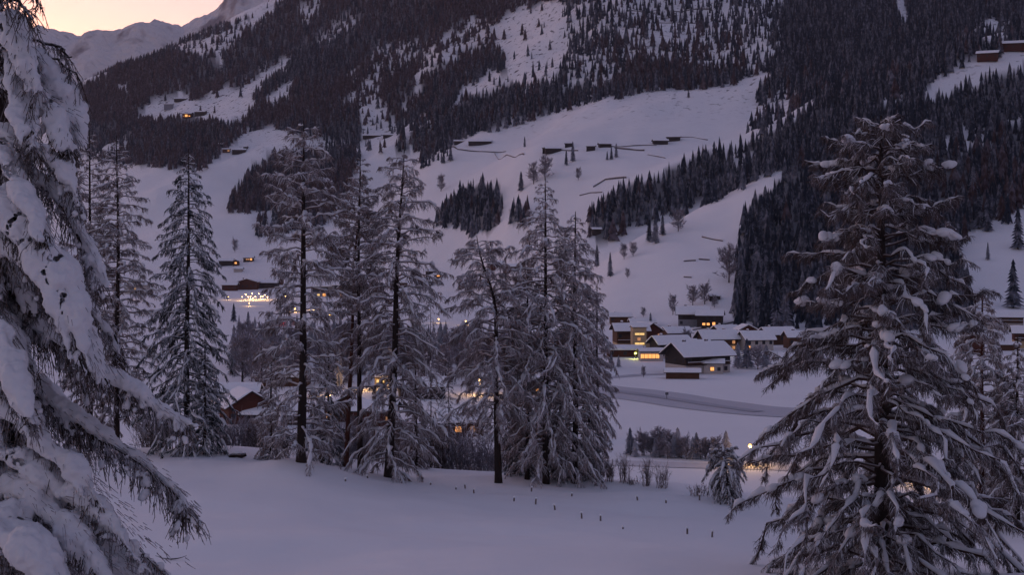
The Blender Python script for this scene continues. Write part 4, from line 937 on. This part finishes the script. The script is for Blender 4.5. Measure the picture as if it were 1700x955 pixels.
house(1030, 536, 10, 7, 2.8, rz=0, pitch=.35, wall='wood_brown', wins=wrow(2, 1.5), chim=1, over=.8, snow=.7, label='small snowed-in house above the left end of the village', name='cottage', cat='cottage')
house(1066, 545, 11, 7, 2.6, rz=4, pitch=.35, wall='wood_brown', wins=wrow(3, 1.4), chim=1, over=.8, snow=.7, label='small snowed-in house above the stairwell tower', name='cottage', cat='cottage')
house(1186, 498, 5, 4, 1.6, rz=0, pitch=.3, wall='wood_dark', chim=0, over=.5, snow=.5, label='tiny hut behind the dark lodge', name='hut', cat='hut')
# right edge
house(1665, 545, 15, 10, 5.2, rz=-8, pitch=.42, wall='wood_brown', base='plaster', baseh=.5, wins=wrow(4, 3.6), balcony=[2.6], chim=1, over=1.3, snow=.6, label='chalet with wide snowy roof under the big dark spruce at the right edge')
house(1702, 578, 9, 9, 6.2, rz=-14, pitch=.45, wall='wood_red', base='plaster_ochre', baseh=.5, wins=[('L', 0, 2.0, 1.0, 1.2, 'l'), ('F', -.5, 4.4, 1.2, 1.3, 'd'), ('F', -.6, 1.8, 1.1, 1.4, 's')], balcony=[3.2], chim=0, over=1.1, snow=.6, label='red-brown chalet with a warm lit corner cut by the right edge')
house(1668, 582, 10, 5, 2.2, rz=-4, pitch=.2, wall='wood_brown', chim=0, over=.6, snow=.5, label='low brown garage in front of the right-edge chalets', name='garage', cat='garage')
house(1614, 585, 7, 7, 5.5, rz=0, ridge='y', pitch=.4, wall='wood_red', wins=wrow(2, 3.5), chim=0, over=.8, label='reddish house glimpsed through the large larch, right of its trunk', name='house', cat='house')
house(1330, 578, 12, 8, 4.6, rz=5, pitch=.45, wall='wood_brown', wins=wrow(3, 2.6), chim=1, label='chalet behind the left boughs of the large near larch')
house(1385, 575, 10, 8, 4.6, rz=-5, pitch=.45, wall='plaster', wins=wrow(3, 2.6), chim=1, label='pale house behind the large near larch', name='house', cat='house')
# left, close behind the field
house(408, 700, 10, 10, 4.2, rz=24, ridge='y', pitch=.62, wall='wood_red', wins=wrow(2, 1.8), chim=0, over=1.2, snow=.5, label='red-brown gabled barn between the dense spruce and the broad larch', name='barn', cat='barn')
house(390, 668, 12, 8, 3.0, rz=4, pitch=.35, wall='plaster', chim=0, over=.9, snow=.7, label='snow-covered roof right behind the red-brown barn', name='house', cat='house')
house(450, 702, 14, 7, 2.2, rz=-6, pitch=.35, wall='wood_dark', chim=0, over=.8, snow=.8, label='low snowy roof right of the red-brown barn', name='shed', cat='shed')
house(470, 640, 15, 8, 2.8, rz=0, pitch=.35, wall='wood_brown', wins=wrow(3, 1.4), chim=1, over=.9, snow=.7, label='wide snowy-roofed house behind the broad larch', name='house', cat='house')
house(575, 698, 11, 8, 3.4, rz=12, ridge='y', pitch=.5, wall='wood_brown', wins=wrow(2, 1.6, lit='sd'), chim=0, over=1.0, snow=.5, label='brown gabled house behind the reddish leaning trunk')
house(625, 705, 9, 8, 3.6, rz=-8, pitch=.4, wall='wood_red', wins=wrow(2, 1.7, lit='ds'), chim=0, over=.9, snow=.5, label='red-brown house between the pair and the thick leaning trunk')
house(764, 722, 9, 7, 3.4, rz=10, pitch=.5, wall='wood_brown', wins=[('F', -.2, 1.6, 1.3, 1.2, 'l'), ('F', .5, 1.6, 1.0, 1.2, 's')], chim=1, over=1.0, snow=.6, label='house with an orange lit window left of the bare larch trunk')
house(902, 730, 11, 8, 4.0, rz=-5, pitch=.5, wall='wood_brown', wins=[('F', -.5, 1.8, 1.0, 1.1, 'l'), ('F', .3, 1.8, 1.0, 1.1, 'd')], chim=1, over=1.1, snow=.6, label='brown house with a lit window behind the right-hand clump')
house(700, 660, 12, 8, 3.4, rz=8, pitch=.45, wall='wood_dark', wins=wrow(3, 1.8), chim=1, label='snowy-roofed house behind the full larch')
house(868, 655, 10, 7, 3.2, rz=0, pitch=.45, wall='plaster', wins=wrow(2, 1.6, lit='dl'), chim=1, label='pale house behind the trunks of the right-hand clump', name='house', cat='house')
house(632, 642, 3.2, 3, 2.6, rz=0, pitch=.2, wall='plaster_ochre', wins=[('F', 0, 1.6, 2.2, .9, 'y')], chim=0, over=.5, snow=.4, label='little yellow-lit kiosk left of the thick leaning trunk', name='kiosk', cat='kiosk')
house(790, 592, 14, 8, 4, rz=0, pitch=.4, wall='wood_brown', wins=wrow(4, 2), chim=1, label='house in the valley wood behind the bent larch')
# far village, left and middle
FV = 'houses of the far village'
def fh(px, py, wp, hp, label, wall='wood_brown', wins=(), ridge='x', rz=0, pitch=.4, chim=1, name='house', snow=.7, **k):
    g = ground_at(px, py, 220); m_ = g.y/F0
    return house(px, py, wp*m_, min(wp*m_*.7, 12), hp*m_*.62, rz=rz, pitch=pitch, wall=wall, wins=wins, ridge=ridge, chim=chim, over=1.0, snow=snow, label=label, name=name, cat='house', group=FV, **k)
fh(376, 441, 22, 12, 'long dark building at the left of the far village, below the slope', 'wood_dark', chim=0)
fh(392, 442, 10, 12, 'far house with an orange light right of the long dark building', 'wood_brown', [('F', 0, 2.5, 2.0, 1.6, 'l')], ridge='y')
fh(413, 434, 16, 10, 'far house with a row of lit windows on the slope foot', 'wood_dark', [('F', -.3, 2.0, 1.5, 1.2, 's'), ('F', .1, 2.0, 1.5, 1.2, 's'), ('F', .6, 2.0, 1.8, 1.8, 'l')])
fh(396, 452, 14, 8, 'low far house under the orange-lit one', 'plaster')
fh(382, 483, 24, 16, 'far reddish house above the floodlit yard, left', 'wood_red', wrow(3, 2.6, w_=1.4), chim=0)
fh(412, 481, 34, 20, 'wide far chalet with a broad gable above the floodlit yard', 'wood_red', wrow(5, 3, w_=1.4), ridge='y', pitch=.3)
fh(447, 478, 30, 14, 'long far roof left of the broad larch trunk', 'wood_dark', wrow(4, 2, w_=1.4))
fh(463, 473, 14, 16, 'far house with a single pinkish light', 'wood_red', [('F', 0, 4.0, 1.6, 1.6, 'l')])
fh(535, 492, 34, 26, 'large modern building with dark glazing and lit entrance, left block', 'plaster_grey', [('F', -.5, 5.5, 5, 4, 'd'), ('F', .3, 5.5, 5, 4, 'd'), ('F', -.3, 1.2, 2.2, 1.4, 'y'), ('F', .3, 1.3, 2.4, 1.8, 'l')], pitch=.15, chim=0)
fh(572, 492, 38, 30, 'large modern building with a pale middle strip, right block', 'plaster_grey', [('F', -.5, 6.5, 5, 5, 'd'), ('F', .4, 6.5, 5, 5, 'd'), ('F', -.2, 1.4, 2.2, 1.8, 'l')], pitch=.2, chim=0)
fh(553, 492, 5, 28, 'narrow pale tower between the two blocks of the modern building', 'plaster_ochre', pitch=.1, chim=0)
fh(622, 488, 30, 20, 'far chalet behind the pair of slim larches', 'wood_brown', wrow(3, 3, w_=1.4))
fh(662, 478, 28, 14, 'far snowy-roofed house behind the full larch crown', 'wood_brown', wrow(3, 2, w_=1.4))
fh(705, 476, 30, 14, 'far building with grey front right of the full larch crown', 'plaster_grey', wrow(4, 2, w_=1.4), chim=0)
fh(728, 462, 14, 8, 'far small house with a red-orange light right of the full larch', 'wood_red', [('F', 0, 1.6, 2.2, 1.2, 'l')])
fh(768, 480, 14, 16, 'far brown gabled chalet left of the bent larch top', 'wood_brown', wrow(2, 3, w_=1.2), ridge='y', pitch=.5)
fh(822, 446, 26, 14, 'far reddish roofless-looking chalet behind the larch clump, left', 'wood_red', wrow(3, 2, w_=1.4))
fh(846, 452, 22, 14, 'far reddish chalet behind the larch clump, right', 'wood_red', wrow(3, 2, w_=1.4))
fh(715, 455, 16, 6, 'far low hut above the red-orange light', 'wood_dark', chim=0, name='hut')
fh(495, 540, 18, 10, 'far small house before the valley wood near the red lights', 'plaster', [('F', 0, 1.6, 1.4, 1.2, 'y')])
fh(540, 560, 22, 10, 'house with a warm lit front at the edge of the valley wood', 'wood_brown', [('F', .3, 1.5, 3.0, 1.4, 'l'), ('F', -.5, 1.5, 1.4, 1.2, 's')])
fh(228, 488, 36, 24, 'pale far house with a lamp seen between the left larches', 'plaster', [('F', -.2, 2, 1.6, 1.4, 's')])
fh(1020, 470, 1, 1, 'tiny dark hut at the foot of the open slope', 'wood_dark', chim=0, name='hut') if False else None
# mountain farms and barns
BG = 'barns on the mountain terrace'
def barn(px, py, wp, hp, label, wall='wood_dark', rz=0, wins=(), snow=.5, ridge='x'):
    g = ground_at(px, py, 600); m_ = g.y/F0; dp = min(9, max(5, wp*m_*.6))
    return house(px, py, wp*m_, dp, hp*m_*.85, rz=rz, pitch=.35, wall=wall, chim=0, over=.8, snow=snow, label=label, name='barn', cat='barn', group=BG, wins=wins, hmin=600, ridge=ridge)
for a_ in ((312,196,16,7,'mountain farmhouse glowing with warm light on the upper left meadow','wood_brown'), (333,192,18,7,'dark barn right of the glowing farmhouse on the upper left meadow'), (280,182,14,9,'pale barn left of the glowing farmhouse','plaster_grey'), (300,168,20,4,'long dark barn above the glowing farmhouse'),
           (376,254,12,6,'small farmhouse with one warm light on the lower left meadow','wood_brown'), (397,255,22,7,'dark barn right of the small lit farmhouse'), (370,243,16,4,'low snowy hut above the small lit farmhouse'), (408,248,6,5,'tiny shed right of the dark barn on the lower left meadow'),
           (618,229,30,4,'long low dark barn under the forest gap, left'), (647,228,22,4,'long low dark barn under the forest gap, right'), (763,238,18,4,'low dark barn at the left end of the terrace'), (797,240,38,5,'longest dark barn near the left end of the terrace'),
           (906,254,10,9,'tall narrow barn on the terrace left of the snowy roof'), (918,254,26,7,'barn with a big snowy roof and dark front on the terrace'), (944,244,12,6,'small hut above the terrace between two barns'), (981,250,14,8,'square dark barn in the middle of the terrace'),
           (1004,244,20,5,'dark flat-roofed barn right of the square one'), (1096,239,24,6,'dark barn on the right end of the terrace, lower'), (1118,234,22,7,'dark barn on the right end of the terrace, upper'), (990,390,14,8,'dark hut at the lower tip of the forest band'),
           (1010,151,20,3,'low hut tucked under the forest edge, right'), (985,163,20,3,'low hut tucked under the forest edge, left')):
    w5 = a_[5] if len(a_) > 5 else 'wood_dark'
    wn = []
    if 'glowing with' in a_[4]: wn = [('F', -.1, 2.2, 4.2, 3.4, 'l'), ('F', .6, 1.5, 2.4, 1.4, 'l'), ('F', -.7, 1.5, 1.6, 1.4, 's')]
    if 'one warm' in a_[4]: wn = [('F', .6, 2, 2.6, 1.6, 's')]
    barn(*a_[:5], w5, rz=(a_[0]*7) % 24-12, wins=wn)
house(1640, 101, 15, 10, 4.8, rz=-25, pitch=.4, wall='wood_red', chim=0, wins=wrow(3, 2.6), over=1.1, snow=.6, label='red-brown chalet on the high meadow strip at upper right', hmin=900)
house(1688, 84, 20, 11, 5.0, rz=-18, pitch=.35, wall='wood_red', chim=0, wins=wrow(4, 2.6), over=1.3, snow=.8, label='wide chalet with thick snowy roof in the top right corner of the meadow strip', hmin=900)

# ------------------------------------------------------------------ retaining walls and snow fences on the slopes
def wall_line(pts, h, label, t=.5):
    P = [ground_at(x, y, 500) for x, y in pts]; o = P[0].copy(); C = []
    for a_, b_ in zip(P[:-1], P[1:]):
        k = max(2, int((b_-a_).length/5))
        for i in range(k): C.append(a_.lerp(b_, i/k))
    C.append(P[-1]); C = [(c.x, c.y) for c in C]; Vv = []
    for (x, y) in C:
        z = float(height(x, y))
        for dy, dz in ((-t, -1), (-t, h), (t, h), (t, -1)): Vv.append((x-o.x, y+dy-o.y, z+dz-o.z))
    Qd = []
    for i in range(len(C)-1):
        for k in range(4): Qd.append((4*i+k, 4*i+(k+1) % 4, 4*i+4+(k+1) % 4, 4*i+4+k))
    n = len(C)-1; Qd += [(0, 3, 2, 1), (4*n, 4*n+1, 4*n+2, 4*n+3)]
    b = MB(); b.add(Vv, Qd); root = empty('retaining_wall', o); tag(root, label, 'wall', 'dark retaining walls on the slopes'); b.build('masonry', M['stone'], root)
    s_ = MB(); Vs = []
    for (x, y) in C:
        z = float(height(x, y))
        for dy, dz in ((-t, h), (-t, h+.3), (t+1.2, h+.45), (t+1.2, h)): Vs.append((x-o.x, y+dy-o.y, z+dz-o.z+.003))
    s_.add(Vs, Qd); s_.build('snow_cap', M['roofsnow'], root)
for pts, h, lab in ((((705,250),(760,249),(840,252)), 1.3, 'long dark wall line at the left of the terrace road'), (((820,252),(870,257)), 1.4, 'short dark wall under the terrace road, left'), (((925,250),(960,251)), 1.5, 'dark wall between the snowy-roofed barn and the square barn'),
        (((1010,243),(1090,242)), 1.0, 'thin dark line right of the flat-roofed barn'), (((1020,247),(1070,251)), 2.2, 'thick dark wall below the flat-roofed barn'), (((1075,258),(1105,263)), .9, 'faint wall on the slope right of the thick wall'),
        (((985,312),(1005,300),(1040,296)), 2.0, 'bent dark wall beside the lower forest tip'), (((962,326),(980,322),(1000,321)), 1.3, 'lower dark wall under the bent wall'), (((1135,435),(1155,434)), 1.1, 'left of two short dark bars on the open slope'), (((1160,432),(1178,433)), 1.1, 'right of two short dark bars on the open slope'),
        (((1165,395),(1200,401)), 1.1, 'dark bar on the upper right of the open slope'), (((1135,462),(1148,462)), .9, 'small dark bar low on the open slope'), (((1110,545),(1150,549),(1200,541),(1240,530)), .9, 'long curved wall below the dark lodge'),
        (((1120,230),(1150,229),(1175,233)), 1.2, 'wall line right of the upper terrace barn'), (((1040,18),(1100,16),(1180,17)), 1.5, 'avalanche barrier line high in the speckled forest'), (((1085,38),(1160,38)), 1.5, 'lower avalanche barrier line in the speckled forest')):
    wall_line(pts, h*.6, lab)

# ------------------------------------------------------------------ lamps
def lamp(px, py_bulb, D, label, mat='bulb', h=None, power=27, color=(1, .55, .18), br=.3, group='street lamps along the valley'):
    x = (px-850)/F0*D; zb = -(py_bulb-HY)/F0*D; zg = float(height(x, D)); hh = max(zb-zg, 2.0)
    root = empty('street_lamp', (x, D, zg)); tag(root, label, 'street lamp', group)
    b = MB(); b.tube([(0, .5, -.3), (0, .5, hh*.6), (0, .5, hh+.15)], [.09, .07, .05], 8); b.build('pole', M['metal'], root)
    a_ = MB(); a_.tube([(0, .5, hh+.15), (0, .2, hh+.42), (0, -.1, hh+.42)], .04, 6); a_.build('arm', M['metal'], root)
    hd = MB(); hd.box(-.25, .25, -.35, .25, hh+.32, hh+.46); ho = hd.build('lamp_head', M['metal'], root)
    bb = MB(); bb.ball((0, -.02, hh), br, 12, 8, sq=(1, 1, .85)); bb.build('bulb', M[mat], ho, True)
    glow((0, -.5, hh-.15), power, color, .3, root)
    return root
lamp(1245, 741, 262, 'street lamp glowing yellow left of the large near larch', power=380, br=.36)
lamp(1545, 772, 240, 'street lamp glowing through the right boughs of the large near larch', power=405, br=.5)
lamp(1205, 578, 520, 'greenish street lamp before the twin-chimneyed chalet', 'bulbg', power=135, color=(.9, .9, .2), br=.5)
lamp(1055, 597, 505, 'greenish street lamp left of the orange-lit pavilion', 'bulbg', power=135, color=(.9, .9, .2), br=.5)
lamp(1244, 573, 545, 'warm lamp at the left corner of the rightmost village house', 'bulbw', power=108, br=.5)
lamp(632, 622, 400, 'warm lamp above the yellow-lit kiosk', 'bulbw', power=225, br=.35)
lamp(597, 642, 395, 'lamp beside the road seen between the pair of slim larches', 'bulbw', power=450, br=.25)
lamp(550, 652, 380, 'small lamp at the left end of the village street', 'bulbw', power=270, br=.22)
lamp(797, 632, 385, 'pale lamp left of the bare larch trunk', 'bulbw', power=405, br=.35)
lamp(862, 610, 430, 'warm lamp among the trunks of the right-hand clump', 'bulb', power=225, br=.28)
lamp(865, 562, 640, 'yellow lamp high among the right-hand clump boughs', 'bulbw', power=135, br=.45)
lamp(838, 575, 560, 'greenish lamp left of the clump boughs', 'bulbg', power=180, color=(.9, .9, .2), br=.4)
lamp(773, 553, 700, 'small lamp left of the bent larch boughs', 'bulb', power=135, br=.35)
lamp(728, 549, 720, 'small white lamp above the valley wood', 'bulbw', power=135, br=.4)
lamp(520, 523, 850, 'lone small lamp on the snow right of the broad larch trunk', 'bulbw', power=270, br=.4)
lamp(490, 527, 830, 'lamp left of the broad larch trunk, above the red tail lights', 'bulb', power=360, br=.5)
lamp(379, 502, 1000, 'small lamp left of the floodlit yard', 'bulbw', power=225, br=.4)
lamp(414, 517, 900, 'faint lamp under the floodlit yard', 'bulbw', power=225, br=.3)
lamp(474, 496, 1030, 'pinkish lamp right of the floodlit yard', 'bulbw', power=225, br=.5)
lamp(224, 480, 1000, 'yellow lamp seen between the left larches', 'bulb', power=225, br=.6)
lamp(36, 488, 700, 'warm lamp glimpsed through the near snow-laden spruce', 'bulb', power=225, br=.6)
lamp(548, 545, 760, 'warm lamp at the edge of the valley wood, right of the broad larch', 'bulb', power=360, br=.6)
lamp(1110, 557, 600, 'small lamp among the village roofs', 'bulbw', power=36, br=.2)
for i, (px, py) in enumerate(((402,493),(408,489),(412,495),(419,487),(420,499),(424,493),(430,488),(436,494),(440,490),(444,495),(416,493),(433,494))):
    lamp(px, py, 1000+(i*13) % 50-20, 'floodlight of the lit sports yard in the far village', 'bulbw', power=420, br=.36, color=(1, .55, .2), group='floodlights round the far sports yard')

# the car with red tail lights
def car():
    g = ground_at(472, 540, 220); root = empty('parked_car', g, R(8)); tag(root, 'small dark car showing its red tail lights before the valley wood', 'car')
    b = MB(); prof = [(-2.1,.45),(-2.1,.95),(-1.9,1.05),(-1.5,1.5),(.2,1.55),(.9,1.1),(2.0,.95),(2.1,.5)]
    n = len(prof); Vv = [(x, y, z) for x, s_ in ((-.85,0),(.85,0)) for (y, z) in prof]
    b.add(Vv, [(i, (i+1) % n, n+(i+1) % n, n+i) for i in range(n)]); 
    for s_ in (0, n):
        c = np.array(Vv[s_:s_+n]).mean(0); b.add([*Vv[s_:s_+n], c], None, [(i, (i+1) % n, n) if s_ else ((i+1) % n, i, n) for i in range(n)])
    b.build('body', M['carpaint'], root)
    w2 = MB(); w2.add([(-.7,-1.93,1.1),(.7,-1.93,1.1),(.6,-1.6,1.45),(-.6,-1.6,1.45)], [(0,1,2,3)]); w2.build('rear_window', M['glass'], root)
    s2 = MB(); s2.ball((0, -.6, 1.55), .9, sq=(.8, 1.1, .18)); s2.build('roof_snow', M['roofsnow'], root, True)
    for sx in (-1, 1):
        for sy in (-1.3, 1.3):
            t = MB(); t.tube([(sx*.86, sy, .34), (sx*.66, sy, .34)], .34, 14); wo = t.build('wheel', M['rubber'], root)
            h_ = MB(); h_.tube([(sx*.88, sy, .34), (sx*.861, sy, .34)], .2, 10); h_.build('rim', M['metal'], wo)
        l = MB(); l.ball((sx*.75, -2.1, .95), .42, sq=(1, .4, .6)); l.build('tail_light', M['bulbr'], root, True)
    glow((0, -3.2, 1.0), 60, (1, .05, .08), .3, root)
car()

# ------------------------------------------------------------------ fence posts, marker, debris on the field
posts = [(773,812,9),(787,820,9),(757,814,5),(853,833,8),(889,838,12),(922,848,11),(966,862,13),(997,866,12),(882,817,9),(949,825,6),(1059,832,9),(1106,836,7),(1141,888,13),(1182,893,13),(573,800,5),(611,795,6),(654,797,5),(715,806,5),(1161,832,12),(1034,880,4)]
for i, (px, py, hp) in enumerate(posts):
    g = ground_at(px, py); m_ = g.y/F0; H = hp*m_*.8
    near_ = 'near the trees' if py < 815 else 'in the middle of the field' if px < 1050 else 'towards the large near larch'
    names = ['first short post left of the bare larch trunk', 'second short post under the bare larch trunk', 'barely showing post tip left of the bare larch trunk', 'post where the snowed-in row starts, below the clump', 'tall post next in the snowed-in row', 'middle post of the snowed-in row', 'thick post, fourth of the snowed-in row', 'last thick post of the snowed-in row', 'post just under the tallest larch', 'low post tip under the right-hand trunks',
             'lone post right of the larch clump', 'small post tip near the leafless shrubs', 'left of two posts near the large near larch', 'right of two posts near the large near larch', 'post tip under the reddish trunk', 'post tip under the slim larch pair', 'post tip right of the thick leaning trunk', 'post tip beside the snow mound', 'post beside the low bush at the field edge', 'almost buried post in the middle of the field']
    root = empty('fence_post', g, R((i*37) % 90)); tag(root, names[i], 'fence post', 'fence posts sticking out of the snow')
    b = MB(); tl = .04*((i % 5)-2); b.tube([(0, 0, -.3), (tl*.5, 0, H*.6), (tl, 0, H)], [.055, .05, .045], 8); b.build('post', M['post'], root)
    c = MB(); c.ball((tl, 0, H+.02), .085, 8, 6, sq=(1, 1, .7)); c.build('snow_cap', M['snow'], root, True)
def signpost():
    g = ground_at(1107, 664, 220); root = empty('trail_sign', g); tag(root, 'small dark trail sign standing beside the snowy path', 'sign')
    b = MB(); b.tube([(0, 0, -.3), (0, 0, 2.0)], .09, 8); b.build('pole', M['metal'], root)
    c = MB(); c.box(-.42, .42, -.12, -.09, 1.25, 1.95); c.build('sign_board', M['metal'], root)
    s_ = MB(); s_.box(-.44, .44, -.2, .1, 1.953, 2.08); s_.build('snow_cap', M['roofsnow'], root)
signpost()
def log(px, py, L, label, r=.18, rz=5):
    g = ground_at(px, py); root = empty('fallen_log', g, R(rz)); tag(root, label, 'log')
    b = MB(); b.tube([(-L/2, 0, .1), (-L/4, .05, .16), (0, 0, .2), (L/4, -.04, .14), (L/2, .02, .22)], [r*.6, r, r*.95, r, r*.7], 9); b.build('log', M['bark'], root, True)
    s_ = MB(); s_.tube([(-L*.35, 0, .1+r), (0, 0, .2+r), (L*.3, 0, .14+r)], [.04, .12, .05], 8); s_.build('snow', M['snow'], root, True)
log(394, 761, 1.2, 'dark half-buried log on the ledge right of the dense spruce')
log(305, 756, .9, 'small dark log at the foot of the dense spruce', .12)
log(440, 764, .5, 'short dark stub in the snow left of the broad larch', .08)
def fallen_branch():
    g = ground_at(284, 932); root = empty('fallen_branch', g); tag(root, 'thin curved branch lying on the snow at lower left', 'branch')
    b = MB(); u = np.linspace(-1, 1, 9); m_ = g.y/F0*26
    b.tube([(m_*x, 0, .06+.14*x*x) for x in u], .03*(1.1-abs(u)*.8), 6); b.tube([(-m_*.2, 0, .08), (-m_*.45, .1, .35)], [.015, .006], 5); b.build('stem', M['bark'], root, True)
fallen_branch()
